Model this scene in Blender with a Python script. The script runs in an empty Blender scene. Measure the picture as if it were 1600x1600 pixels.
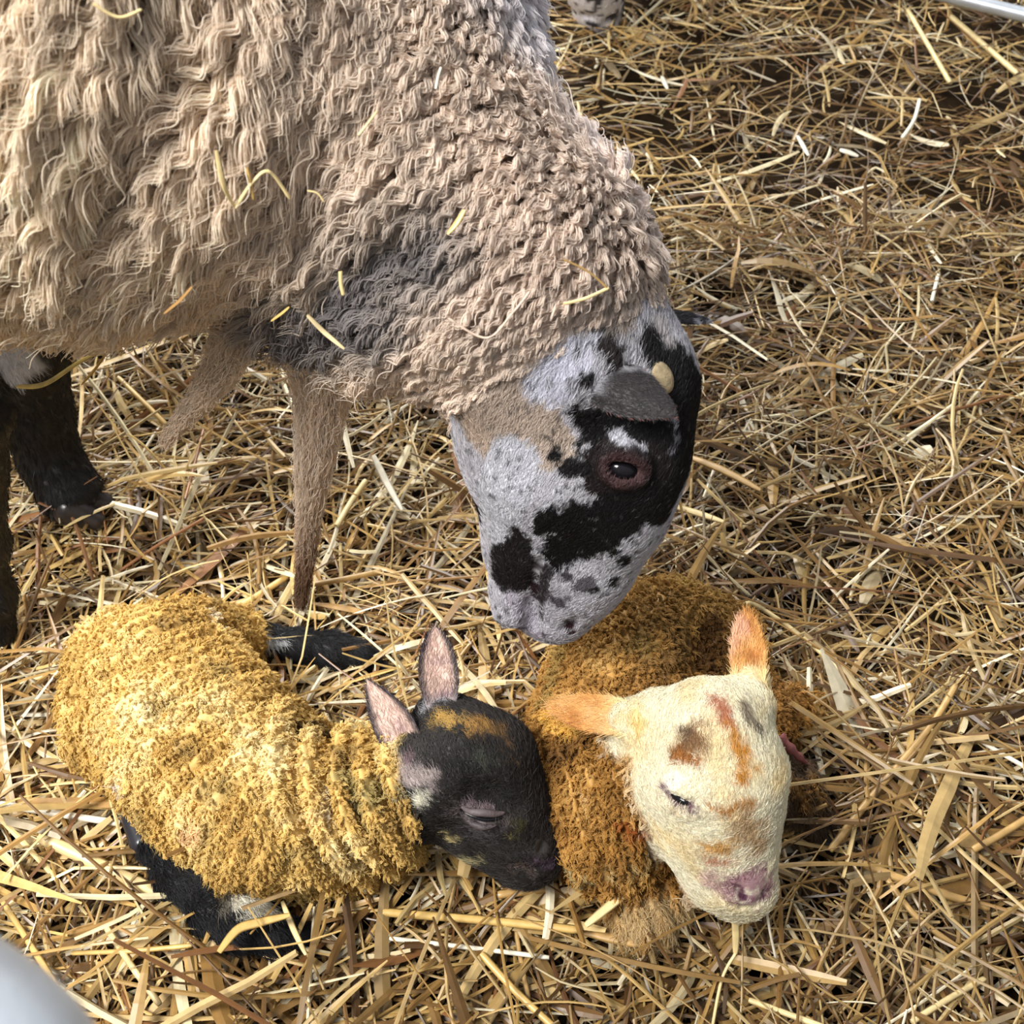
import bpy, math, time
import numpy as np
from mathutils import Matrix, Vector

T0 = time.time()
C = bpy.context.scene.collection
SC = bpy.context.scene

# ------------------------------------------------------------------ camera, sky, lights, exposure
F, PITCH, CAMZ = 1900.0, math.radians(50.0), 1.0
cam_d = bpy.data.cameras.new('camera')
cam_d.sensor_width = 36.0
cam_d.lens = 36.0 * F / 1600.0
cam_d.clip_start = 0.02
cam_d.dof.use_dof = True
cam_d.dof.focus_distance = 0.97
cam_d.dof.aperture_fstop = 12.0
cam = bpy.data.objects.new('camera', cam_d)
C.objects.link(cam)
cam.location = (0, 0, CAMZ)
cam.rotation_euler = (math.pi / 2 - PITCH, 0, 0)
SC.camera = cam

w = bpy.data.worlds.new('daylight')
SC.world = w
w.use_nodes = True
nt = w.node_tree
bg = nt.nodes['Background']
tc = nt.nodes.new('ShaderNodeTexCoord')
sx = nt.nodes.new('ShaderNodeSeparateXYZ')
cr = nt.nodes.new('ShaderNodeValToRGB')
nt.links.new(tc.outputs['Generated'], sx.inputs[0])
nt.links.new(sx.outputs['Z'], cr.inputs[0])
nt.links.new(cr.outputs[0], bg.inputs[0])
cr.color_ramp.elements[0].position = 0.0
cr.color_ramp.elements[0].color = (0.42, 0.40, 0.38, 1)
cr.color_ramp.elements[1].position = 0.8
cr.color_ramp.elements[1].color = (0.80, 0.86, 0.95, 1)
bg.inputs[1].default_value = 0.46


def area(name, loc, target, size, size_y, power, color, spread=180.0):
    d = bpy.data.lights.new(name, 'AREA')
    d.shape = 'RECTANGLE'
    d.size, d.size_y, d.energy, d.color = size, size_y, power, color
    d.spread = math.radians(spread)
    o = bpy.data.objects.new(name, d)
    C.objects.link(o)
    o.location = loc
    o.rotation_euler = (Vector(target) - Vector(loc)).to_track_quat('-Z', 'Y').to_euler()
    return o


# the open side of the barn, far left behind the ewe, and an added fill light above the pen on the camera's left
area('barn_opening_daylight', (-1.0, 4.0, 2.6), (-0.2, 1.6, 0.0), 3.0, 1.8, 105, (1.0, 0.98, 0.95), 120.0)
area('left_fill_light', (-1.25, -0.15, 2.3), (-0.55, 0.7, 0.3), 0.9, 0.9, 31, (1.0, 0.97, 0.93), 95.0)

SC.view_settings.view_transform = 'Standard'
SC.view_settings.look = 'None'
SC.view_settings.gamma = 1.0
SC.view_settings.exposure = 0.2
SC.view_settings.use_curve_mapping = False

# ------------------------------------------------------------------ geometry helpers
CP, SP = math.cos(PITCH), math.sin(PITCH)
RIGHT = np.array([1.0, 0, 0])
UP = np.array([0, SP, CP])
FWD = np.array([0, CP, -SP])
CAM = np.array([0, 0, CAMZ])
f32 = np.float32


def ray(px, py):
    """direction through a photo pixel, scaled to unit distance along the viewing axis"""
    return RIGHT * ((px - 800.0) / F) + UP * ((800.0 - py) / F) + FWD


def P(px, py, z=None, y=None, d=None):
    r = ray(px, py)
    if z is not None:
        d = (z - CAMZ) / r[2]
    elif y is not None:
        d = y / r[1]
    return CAM + r * d


def dep(p):
    return float(np.dot(np.asarray(p) - CAM, FWD))


def pix(p):
    q = p - CAM
    d = q @ FWD
    return 800 + F * (q @ RIGHT) / d, 800 - F * (q @ UP) / d, d


def S(px, py, r, z=None, y=None, d=None):
    """a ball: centre on the pixel's ray at the given height / distance, radius as it shows"""
    p = P(px, py, z, y, d)
    return (p, r * dep(p) / F)


def lin(c):
    c = np.asarray(c, dtype=float) / 255.0
    return np.where(c <= 0.04045, c / 12.92, ((c + 0.055) / 1.055) ** 2.4)


def unit(v):
    v = np.asarray(v, dtype=float)
    return v / np.maximum(np.linalg.norm(v, axis=-1, keepdims=True), 1e-9)


def _hash(ix, iy, iz, seed):
    h = (ix.astype(np.int64) * 374761393 + iy.astype(np.int64) * 668265263 + iz.astype(np.int64) * 2147483647 + seed * 144665) & 0xFFFFFFFF
    h = ((h ^ (h >> 13)) * 1274126177) & 0xFFFFFFFF
    h = ((h ^ (h >> 16)) * 2246822519) & 0xFFFFFFFF
    return ((h ^ (h >> 15)) & 0xFFFFFF).astype(f32) / float(0xFFFFFF)


def noise(p, scale, seed=0):
    """value noise, -1..1"""
    q = np.asarray(p) * scale
    i = np.floor(q).astype(np.int64)
    t = (q - i).astype(f32)
    t = t * t * (3 - 2 * t)
    out = np.zeros(len(q), f32)
    for dx in (0, 1):
        wx = t[:, 0] if dx else 1 - t[:, 0]
        for dy in (0, 1):
            wy = t[:, 1] if dy else 1 - t[:, 1]
            for dz in (0, 1):
                wz = t[:, 2] if dz else 1 - t[:, 2]
                out += wx * wy * wz * _hash(i[:, 0] + dx, i[:, 1] + dy, i[:, 2] + dz, seed)
    return out * 2 - 1


def fbm(p, scale, seed=0, n=3):
    return sum(noise(p, scale * 2 ** k, seed + k) * 0.5 ** k for k in range(n)) / (2 - 0.5 ** (n - 1))


def smooth(a, b, x):
    t = np.clip((x - a) / (b - a), 0, 1)
    return t * t * (3 - 2 * t)


def smin(a, b, k):
    h = np.maximum(k - np.abs(a - b), 0) / k
    return np.minimum(a, b) - h * h * k * 0.25


def cone(p, A, B):
    """distance to a limb that runs from ball A to ball B, tapering"""
    a, ra = A
    b, rb = B
    a = np.asarray(a, f32)
    ba = np.asarray(b, f32) - a
    pa = p - a
    t = np.clip(pa @ ba / max(float(ba @ ba), 1e-9), 0, 1)
    return np.linalg.norm(pa - t[:, None] * ba, axis=1) - (ra + (rb - ra) * t)


class Shape:
    """one animal body: tapering limbs melted into one skin, then grooves cut out"""

    def __init__(self):
        self.add, self.cut, self.bump = [], [], None

    def limb(self, balls, k=0.02):
        if len(balls) == 1:
            balls = [balls[0], balls[0]]
        for A, B in zip(balls, balls[1:]):
            self.add.append((A, B, k))

    def groove(self, balls, k=0.008):
        if len(balls) == 1:
            balls = [balls[0], balls[0]]
        for A, B in zip(balls, balls[1:]):
            self.cut.append((A, B, k))

    def __call__(self, p):
        p = np.asarray(p, f32)
        d = None
        for A, B, k in self.add:
            e = cone(p, A, B).astype(f32)
            d = e if d is None else smin(d, e, k)
        for A, B, k in self.cut:
            e = cone(p, A, B).astype(f32)
            d = -smin(-d, e, k)
        if self.bump is not None:
            d = d - self.bump(p)
        return d

    def hit(self, px, py, start=0.4, off=0.0):
        """where a pixel's ray meets the skin"""
        px, py = np.atleast_1d(px).astype(float), np.atleast_1d(py).astype(float)
        r = unit(np.array([ray(a, b) for a, b in zip(px, py)]))
        t = np.full(len(px), start)
        for _ in range(90):
            t += 0.7 * (self(CAM + r * t[:, None]) - off)
        return CAM + r * t[:, None]

    def normal(self, p, e=0.0015):
        g = np.stack([self(p + np.eye(3)[i] * e) - self(p - np.eye(3)[i] * e) for i in range(3)], 1)
        return unit(g)

    def bounds(self, m):
        pts = [(np.asarray(b[0]), b[1]) for a in self.add for b in a[:2]]
        return np.min([p - r for p, r in pts], 0) - m, np.max([p + r for p, r in pts], 0) + m


def surface(shape, h, iters=2):
    """surface nets over the shape's distance field -> vertices, quads"""
    lo, hi = shape.bounds(0.02)
    n = np.ceil((hi - lo) / h).astype(int) + 2
    n = ((n + 3) // 4) * 4
    cx = [lo[i] + h * 4 * (np.arange(n[i] // 4) + 0.375) for i in range(3)]
    cg = np.stack(np.meshgrid(*cx, indexing='ij'), -1).reshape(-1, 3).astype(f32)
    cd = shape(cg).reshape(n // 4)
    V = np.repeat(np.repeat(np.repeat(cd, 4, 0), 4, 1), 4, 2).astype(f32)
    near = np.abs(V) < h * 4 * 2.0
    idx = np.argwhere(near)
    V[near] = shape((lo + idx * h).astype(f32))
    del cg, near, idx
    neg = V < 0
    c = np.zeros(n - 1, np.int8)
    sl = lambda d: tuple(slice(d[i], n[i] - 1 + d[i]) for i in range(3))
    for d in np.ndindex(2, 2, 2):
        c += neg[sl(d)]
    act = (c > 0) & (c < 8)
    cells = np.argwhere(act)
    vid = np.full(n - 1, -1, np.int32)
    vid[act] = np.arange(len(cells))
    acc = np.zeros((len(cells), 3))
    cnt = np.zeros(len(cells))
    for ax in range(3):
        for u in (0, 1):
            for v in (0, 1):
                o = [0, 0, 0]
                o[(ax + 1) % 3], o[(ax + 2) % 3] = u, v
                a = cells + o
                b = a.copy()
                b[:, ax] += 1
                va, vb = V[tuple(a.T)], V[tuple(b.T)]
                m = (va < 0) != (vb < 0)
                t = np.where(m, va / np.where(m, va - vb, 1), 0)
                q = a.astype(float)
                q[:, ax] += t
                acc[m] += q[m]
                cnt[m] += 1
    verts = lo + acc / cnt[:, None] * h
    quads = []
    for ax in range(3):
        s0 = [slice(None)] * 3
        s1 = [slice(None)] * 3
        s0[ax], s1[ax] = slice(0, -1), slice(1, None)
        ch = neg[tuple(s0)] != neg[tuple(s1)]
        e = np.argwhere(ch)
        b, cc = (ax + 1) % 3, (ax + 2) % 3
        e = e[(e[:, b] > 0) & (e[:, cc] > 0) & (e[:, b] < n[b] - 1) & (e[:, cc] < n[cc] - 1)]
        flip = neg[tuple(e.T)]
        q = []
        for u, v in ((-1, -1), (0, -1), (0, 0), (-1, 0)):
            k = e.copy()
            k[:, b] += u
            k[:, cc] += v
            q.append(vid[tuple(k.T)])
        q = np.stack(q, 1)
        q[~flip] = q[~flip][:, ::-1]
        quads.append(q)
    quads = np.concatenate(quads)
    quads = quads[(quads >= 0).all(1)]
    for _ in range(iters):
        verts = verts - shape.normal(verts) * shape(verts)[:, None] * 0.8
    return verts, quads


def vertex_normals(v, q):
    fn = np.cross(v[q[:, 2]] - v[q[:, 0]], v[q[:, 3]] - v[q[:, 1]])
    n = np.zeros_like(v)
    for k in range(4):
        np.add.at(n, q[:, k], fn)
    return unit(n)


def mesh_object(name, v, q, mat, parent=None, col=None, smooth_shade=True, origin=None):
    me = bpy.data.meshes.new(name)
    o = bpy.data.objects.new(name, me)
    C.objects.link(o)
    org = np.asarray(origin if origin is not None else (ROOT_LOC.get(parent.name, (0, 0, 0)) if parent else (0, 0, 0)), float)
    v = np.asarray(v, float) - org
    q = np.asarray(q)
    me.vertices.add(len(v))
    me.vertices.foreach_set('co', v.astype(f32).ravel())
    k = q.shape[1]
    me.loops.add(q.size)
    me.loops.foreach_set('vertex_index', q.astype(np.int32).ravel())
    me.polygons.add(len(q))
    me.polygons.foreach_set('loop_start', np.arange(0, q.size, k, dtype=np.int32))
    me.polygons.foreach_set('use_smooth', np.full(len(q), smooth_shade))
    me.update(calc_edges=True)
    if col is not None:
        a = me.attributes.new('Cd', 'FLOAT_COLOR', 'POINT')
        c4 = np.ones((len(v), 4), f32)
        c4[:, :3] = col
        a.data.foreach_set('color', c4.ravel())
    me.materials.append(mat)
    if parent is None:
        o.location = org
    else:
        o.parent = parent
        ROOT_LOC[o.name] = org
    return o


ROOT_LOC = {}


def thing(name, label, cat, loc, group=None):
    o = bpy.data.objects.new(name, None)
    C.objects.link(o)
    o.empty_display_size = 0.05
    o.location = loc
    ROOT_LOC[o.name] = tuple(loc)
    o['label'], o['category'] = label, cat
    if group:
        o['group'] = group
    return o


def tag(o, label, cat, group=None):
    o['label'], o['category'] = label, cat
    if group:
        o['group'] = group
    return o


def strands(name, pts, rad, col, mat, parent):
    """pts (n,k,3) -> one object of fine hairs; rad (k,) or (n,k)"""
    n, k, _ = pts.shape
    hc = bpy.data.hair_curves.new(name)
    hc.add_curves([k] * n)
    org = np.asarray(ROOT_LOC[parent.name])
    hc.attributes['position'].data.foreach_set('vector', (pts - org).astype(f32).ravel())
    ra = hc.attributes.get('radius') or hc.attributes.new('radius', 'FLOAT', 'POINT')
    ra.data.foreach_set('value', np.broadcast_to(rad, (n, k)).astype(f32).ravel())
    a = hc.attributes.new('Cd', 'FLOAT_COLOR', 'CURVE')
    c4 = np.ones((n, 4), f32)
    c4[:, :3] = col
    a.data.foreach_set('color', c4.ravel())
    hc.materials.append(mat)
    o = bpy.data.objects.new(name, hc)
    C.objects.link(o)
    o.parent = parent
    ROOT_LOC[o.name] = org
    return o


# ------------------------------------------------------------------ materials
def material(name, rough=0.6, spec=0.3, attr=True, color=(0.5, 0.5, 0.5), metal=0.0, bump=0.0, bump_scale=300, var=0.0, var_scale=60, transl=0.0, coat=0.0, sheen=0.0):
    m = bpy.data.materials.new(name)
    m.use_nodes = True
    t = m.node_tree
    b = t.nodes['Principled BSDF']
    b.inputs['Roughness'].default_value = rough
    b.inputs['Specular IOR Level'].default_value = spec
    b.inputs['Metallic'].default_value = metal
    b.inputs['Coat Weight'].default_value = coat
    b.inputs['Sheen Weight'].default_value = sheen
    if attr:
        a = t.nodes.new('ShaderNodeAttribute')
        a.attribute_name = 'Cd'
        out = a.outputs['Color']
    else:
        a = t.nodes.new('ShaderNodeRGB')
        a.outputs[0].default_value = (*color, 1)
        out = a.outputs[0]
    if var:
        geo = t.nodes.new('ShaderNodeTexCoord')
        nz = t.nodes.new('ShaderNodeTexNoise')
        nz.inputs['Scale'].default_value = var_scale
        nz.inputs['Detail'].default_value = 4
        t.links.new(geo.outputs['Object'], nz.inputs['Vector'])
        mr = t.nodes.new('ShaderNodeMapRange')
        mr.inputs[1].default_value, mr.inputs[2].default_value = 0.3, 0.7
        mr.inputs[3].default_value, mr.inputs[4].default_value = 1 - var, 1 + var
        t.links.new(nz.outputs[0], mr.inputs[0])
        mx = t.nodes.new('ShaderNodeVectorMath')
        mx.operation = 'SCALE'
        t.links.new(out, mx.inputs[0])
        t.links.new(mr.outputs[0], mx.inputs['Scale'])
        out = mx.outputs[0]
    t.links.new(out, b.inputs['Base Color'])
    if bump:
        geo = t.nodes.new('ShaderNodeTexCoord')
        nz = t.nodes.new('ShaderNodeTexNoise')
        nz.inputs['Scale'].default_value = bump_scale
        nz.inputs['Detail'].default_value = 3
        t.links.new(geo.outputs['Object'], nz.inputs['Vector'])
        bp = t.nodes.new('ShaderNodeBump')
        bp.inputs['Strength'].default_value = bump
        bp.inputs['Distance'].default_value = 0.002
        t.links.new(nz.outputs[0], bp.inputs['Height'])
        t.links.new(bp.outputs[0], b.inputs['Normal'])
    if transl:
        tr = t.nodes.new('ShaderNodeBsdfTranslucent')
        t.links.new(out, tr.inputs['Color'])
        mix = t.nodes.new('ShaderNodeMixShader')
        mix.inputs[0].default_value = transl
        t.links.new(b.outputs[0], mix.inputs[1])
        t.links.new(tr.outputs[0], mix.inputs[2])
        t.links.new(mix.outputs[0], t.nodes['Material Output'].inputs['Surface'])
    return m


M_STRAW = material('straw', rough=0.38, spec=0.55, var=0.16, var_scale=90)
M_FLOOR = material('trodden_straw', rough=0.9, spec=0.1, attr=False, color=tuple(lin((46, 34, 20))), var=0.5, var_scale=40, bump=1.0, bump_scale=60)
M_WOOL = material('wool', rough=0.8, spec=0.12, transl=0.32)
M_WOOL_SKIN = material('wool_base', rough=0.95, spec=0.05, bump=0.4, bump_scale=250)
M_HAIR = material('short_hair', rough=0.5, spec=0.35, transl=0.1)
M_CURL = material('lamb_curl', rough=0.7, spec=0.25, transl=0.2)
M_SKIN = material('skin', rough=0.55, spec=0.35, bump=0.3, bump_scale=500)
M_EYE = material('eyeball', rough=0.12, spec=0.35, attr=False, color=(0.008, 0.007, 0.009))
M_HOOF = material('hoof_horn', rough=0.28, spec=0.5, var=0.3, var_scale=120)
M_HORN = material('horn', rough=0.6, spec=0.3, var=0.25, var_scale=200, bump=0.4, bump_scale=300)
M_STEEL = material('galvanised_steel', rough=0.42, spec=0.5, attr=False, color=(0.55, 0.59, 0.64), metal=0.55, var=0.18, var_scale=30, bump=0.1, bump_scale=120)

rng = np.random.default_rng(11)

# ------------------------------------------------------------------ floor and straw bedding


def bed(x, y):
    p = np.stack([x, y, np.zeros_like(x)], 1)
    return 0.010 + 0.016 * fbm(p, 3.2, 5, 2) + 0.014 * noise(p, 11, 9)


gx, gy = np.linspace(-2.2, 2.6, 150), np.linspace(-0.6, 4.2, 150)
GX, GY = np.meshgrid(gx, gy, indexing='ij')
fl = np.stack([GX.ravel(), GY.ravel(), bed(GX.ravel(), GY.ravel()) - 0.03], 1)
I = np.arange(150 * 150).reshape(150, 150)
fq = np.stack([I[:-1, :-1], I[1:, :-1], I[1:, 1:], I[:-1, 1:]], -1).reshape(-1, 4)
floor = mesh_object('floor', fl, fq, M_FLOOR)
floor['kind'] = 'structure'
wv = np.array([[x, y, z] for x in (-2.2, 2.6) for y in (4.1, 4.22) for z in (-0.1, 1.2)], float)
wall = mesh_object('wall_back', wv, np.array([[0, 1, 5, 4], [2, 6, 7, 3], [0, 2, 3, 1], [4, 5, 7, 6], [1, 3, 7, 5], [0, 4, 6, 2]]), material('barn_boards', 0.85, 0.1, False, tuple(lin((120, 104, 84))), var=0.3, var_scale=8), None, None, False, (0, 4.1, 0))
wall['kind'] = 'structure'


def tube_rings(path, wid, thick, side, sides):
    """path (n,k,3), side (n,k,3) -> vertices (n,k,sides,3)"""
    tan = np.gradient(path, axis=1)
    tan = unit(tan)
    side = unit(side - tan * (side * tan).sum(-1, keepdims=True))
    nor = np.cross(tan, side)
    a = np.arange(sides) * 2 * math.pi / sides
    return (path[:, :, None] + side[:, :, None] * (np.cos(a)[:, None] * wid[..., None, None])
            + nor[:, :, None] * (np.sin(a)[:, None] * thick[..., None, None]))


def ring_quads(n, k, s, caps=False):
    i = np.arange(n * k * s).reshape(n, k, s)
    a, b = i[:, :-1], i[:, 1:]
    q = np.stack([a, np.roll(a, -1, 2), np.roll(b, -1, 2), b], -1).reshape(-1, 4)
    return q


STRAW_COLS = lin(np.array([(222, 196, 138), (206, 174, 110), (186, 150, 88), (160, 124, 70), (236, 222, 180),
                           (128, 96, 54), (98, 72, 42), (200, 172, 120), (180, 166, 134), (146, 102, 62)]))


def straw_batch(n, xr, yr, wmul, lmul, zlift):
    k = 7
    x = rng.uniform(*xr, n)
    y = rng.uniform(*yr, n)
    L = np.clip(rng.lognormal(math.log(0.075), 0.55, n), 0.02, 0.26) * lmul
    W = np.clip(rng.lognormal(math.log(0.00115), 0.48, n), 0.0005, 0.0030) * wmul
    ang = rng.uniform(0, 2 * math.pi, n) * 0.6 + 0.4 * rng.normal(0, 0.9, n)
    tilt = rng.normal(0, 0.20, n)
    d = np.stack([np.cos(ang) * np.cos(tilt), np.sin(ang) * np.cos(tilt), np.sin(tilt)], 1)
    lev = rng.uniform(0, 1, n) ** 0.8
    z = bed(x, y) + zlift * lev + np.abs(np.sin(tilt)) * L * 0.25
    c = np.stack([x, y, z], 1)
    side = np.stack([-np.sin(ang), np.cos(ang), rng.normal(0, 0.35, n)], 1)
    t = np.linspace(-0.5, 0.5, k)
    bend = rng.normal(0, 0.05, n) * L
    sag = rng.normal(0, 0.05, n) * L
    path = c[:, None] + d[:, None] * (t[:, None] * L[:, None, None]) + side[:, None] * (bend[:, None, None] * (t[:, None] ** 2 * 4 - 0.5))
    path[..., 2] += sag[:, None] * (1 - 4 * t ** 2)
    # about a quarter of the stalks are snapped
    kink = rng.uniform(0, 1, n) < 0.20
    kk = rng.integers(2, 5, n)
    turn = rng.normal(0, 0.6, n)
    for j in range(k):
        m = kink & (j > kk)
        if m.any():
            piv = path[m, kk[m]]
            off = path[m, j] - piv
            ca, sa = np.cos(turn[m]), np.sin(turn[m])
            path[m, j, 0] = piv[:, 0] + off[:, 0] * ca - off[:, 1] * sa
            path[m, j, 1] = piv[:, 1] + off[:, 0] * sa + off[:, 1] * ca
    prof = np.array([0.75, 0.95, 1, 1, 1, 0.95, 0.7])
    leaf = rng.uniform(0, 1, n) < 0.22
    wid = W[:, None] * np.where(leaf[:, None], 2.0 * np.array([0.5, 0.9, 1, 1, 0.85, 0.55, 0.15]), prof)
    th = wid * np.where(leaf, 0.18, 0.62)[:, None]
    v = tube_rings(path, wid, th, np.broadcast_to(side[:, None], path.shape), 4)
    ci = rng.choice(len(STRAW_COLS), n, p=[.12, .15, .16, .14, .07, .11, .07, .08, .06, .04])
    under_shade = smooth(0.62, 0.1, lev)[:, None]                       # shade between stalks painted in: lower straws darker and browner
    col = STRAW_COLS[ci] * (1 - 0.75 * under_shade) + 0.75 * under_shade * lin((92, 66, 36)) * rng.uniform(0.7, 1.5, (n, 1))
    q_ = np.stack([x, y, np.zeros(n)], 1)                       # browner straw, with light falloff painted in over the right half
    right_dim = (smooth(-0.25, 0.25, x - 0.25 * (y - 0.7) + 0.30 * fbm(q_, 2.2, 71, 3)) * smooth(2.0, 1.25, y + 0.4 * fbm(q_, 2.0, 75, 2)) * rng.uniform(0.4, 1.0, n))[:, None]
    col = col * (1 - 0.85 * right_dim) + 0.85 * right_dim * col * np.array([0.42, 0.36, 0.29])
    glint = (rng.uniform(0, 1, n) < 0.035)[:, None]  # a few straws coloured near white to stand in for glints
    col = np.where(glint, lin((234, 222, 190)), col)
    col = col * rng.uniform(0.7, 1.15, (n, 1))
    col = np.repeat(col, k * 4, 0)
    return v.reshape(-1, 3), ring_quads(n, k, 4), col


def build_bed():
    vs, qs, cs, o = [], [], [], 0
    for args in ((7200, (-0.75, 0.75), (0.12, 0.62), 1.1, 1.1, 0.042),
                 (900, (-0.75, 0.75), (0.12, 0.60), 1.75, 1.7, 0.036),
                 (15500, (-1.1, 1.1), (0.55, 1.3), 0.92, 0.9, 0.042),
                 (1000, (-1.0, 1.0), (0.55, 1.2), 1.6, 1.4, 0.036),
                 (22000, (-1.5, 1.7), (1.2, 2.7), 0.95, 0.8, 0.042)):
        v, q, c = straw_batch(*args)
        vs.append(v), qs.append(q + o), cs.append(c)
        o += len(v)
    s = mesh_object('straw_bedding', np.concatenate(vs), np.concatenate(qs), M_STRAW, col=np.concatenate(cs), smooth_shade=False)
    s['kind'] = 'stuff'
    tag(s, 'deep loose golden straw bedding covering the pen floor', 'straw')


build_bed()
print('bed', time.time() - T0)


# ------------------------------------------------------------------ markings: patches sit at points of the skin
def patch_field(shape, pts, rad_px, p):
    """signed distance (m) from points p to a chain of balls set on the skin where the listed pixels meet it"""
    pts = np.array(pts, float)
    h = shape.hit(pts[:, 0], pts[:, 1])
    rr = np.atleast_1d(rad_px) * np.ones(len(pts)) * (np.array([dep(a) for a in h])) / F
    if len(h) == 1:
        return np.linalg.norm(p - h[0], axis=1) - rr[0]
    return np.min([cone(p, (h[i], rr[i]), (h[i + 1], rr[i + 1])) for i in range(len(h) - 1)], 0)


def paint(col, p, shape, marks, wobble=0.003, nscale=180, soft=0.0015, seed=3):
    wob = wobble * fbm(p, nscale, seed, 3) + 0.5 * wobble * noise(p, nscale * 4, seed + 7)
    for pts, r, c in marks:
        d = patch_field(shape, pts, r, p) + wob
        a = 1 - smooth(-soft, soft, d)
        col = col * (1 - a[:, None]) + lin(c) * a[:, None]
    return col


# ------------------------------------------------------------------ sampling roots
def sample(v, q, n, weight=None):
    t1, t2 = q[:, [0, 1, 2]], q[:, [0, 2, 3]]
    t = np.concatenate([t1, t2])
    a = np.linalg.norm(np.cross(v[t[:, 1]] - v[t[:, 0]], v[t[:, 2]] - v[t[:, 0]]), axis=1)
    if weight is not None:
        a = a * weight[t].mean(1)
    cs = np.cumsum(a)
    i = np.searchsorted(cs, rng.uniform(0, cs[-1], n))
    i = np.minimum(i, len(t) - 1)
    u, w_ = rng.uniform(0, 1, n), rng.uniform(0, 1, n)
    m = u + w_ > 1
    u[m], w_[m] = 1 - u[m], 1 - w_[m]
    b = np.stack([1 - u - w_, u, w_], 1)
    return t[i], b


def interp(arr, t, b):
    return (arr[t] * b[:, :, None]).sum(1)


def tangent(f, n):
    return unit(f - n * (f * n).sum(-1, keepdims=True))


def in_view(p, m=250):
    x, y, d = pix(p)
    return (x > -m) & (x < 1600 + m) & (y > -m) & (y < 1600 + m)


def lay_hair(roots, nrm, flow, length, lift, k=5, jitter=0.25, curl=0.0, curl_turns=2.0):
    n = len(roots)
    f = tangent(flow + rng.normal(0, jitter, (n, 3)), nrm)
    b = np.cross(nrm, f)
    t = np.linspace(0, 1, k)
    L = (np.broadcast_to(length, n))[:, None]
    li = np.broadcast_to(lift, n)[:, None]
    along = L * t * np.sqrt(np.maximum(1 - li ** 2, 0.01)) * (0.5 + 0.5 * t)
    up = L * li * (t - 0.35 * t * t)
    ph = rng.uniform(0, 2 * math.pi, n)[:, None]
    w1 = L * curl * np.sin(ph + 2 * math.pi * curl_turns * t) * t
    w2 = L * curl * (np.cos(ph + 2 * math.pi * curl_turns * t)) * t
    return roots[:, None] + f[:, None] * (along + w2 * 0.6)[..., None] + nrm[:, None] * np.maximum(up + w2 * 0.5, -0.0005)[..., None] + b[:, None] * w1[..., None]


def lay_locks(roots, nrm, flow, size, length, lift, per, k=7, clump=0.8, curl=0.12, turns=2.5, stray=0.12):
    """locks of wool: PER strands each, gathered to a tip"""
    n = len(roots)
    f = tangent(flow, nrm)
    b = np.cross(nrm, f)
    N = n * per
    R = lambda a: np.repeat(a, per, 0)
    r2 = np.sqrt(rng.uniform(0, 1, N)) * R(np.broadcast_to(size, n).astype(float))
    th = rng.uniform(0, 2 * math.pi, N)
    off = R(f) * (r2 * np.cos(th))[:, None] + R(b) * (r2 * np.sin(th))[:, None]
    t = np.linspace(0, 1, k)
    L = R(np.broadcast_to(length, n).astype(float) * rng.uniform(0.75, 1.2, n)) * rng.uniform(0.8, 1.08, N)
    li = R(np.broadcast_to(lift, n).astype(float))
    up = (L * li)[:, None] * np.sin(t * 1.75)
    al = (L * np.sqrt(1 - np.minimum(li, 0.98) ** 2))[:, None] * (t ** 1.6)
    ph = R(rng.uniform(0, 2 * math.pi, n))[:, None] + rng.normal(0, 0.38, N)[:, None]
    am = (L * curl)[:, None] * t ** 0.8
    w1 = am * np.sin(ph + 2 * math.pi * turns * t)
    w2 = am * np.cos(ph + 2 * math.pi * turns * t)
    gather = 1 - clump * t ** 0.8
    strayv = rng.normal(0, stray, (N, 3)) * L[:, None]
    strayv[rng.uniform(0, 1, N) < 0.10] *= 4.0
    p = (R(roots)[:, None] + off[:, None] * gather[..., None] + R(nrm)[:, None] * (up + w2 * 0.6)[..., None]
         + R(f)[:, None] * (al + w2 * 0.4)[..., None] + R(b)[:, None] * w1[..., None] + strayv[:, None] * (t ** 2)[:, None])
    return p


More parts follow.
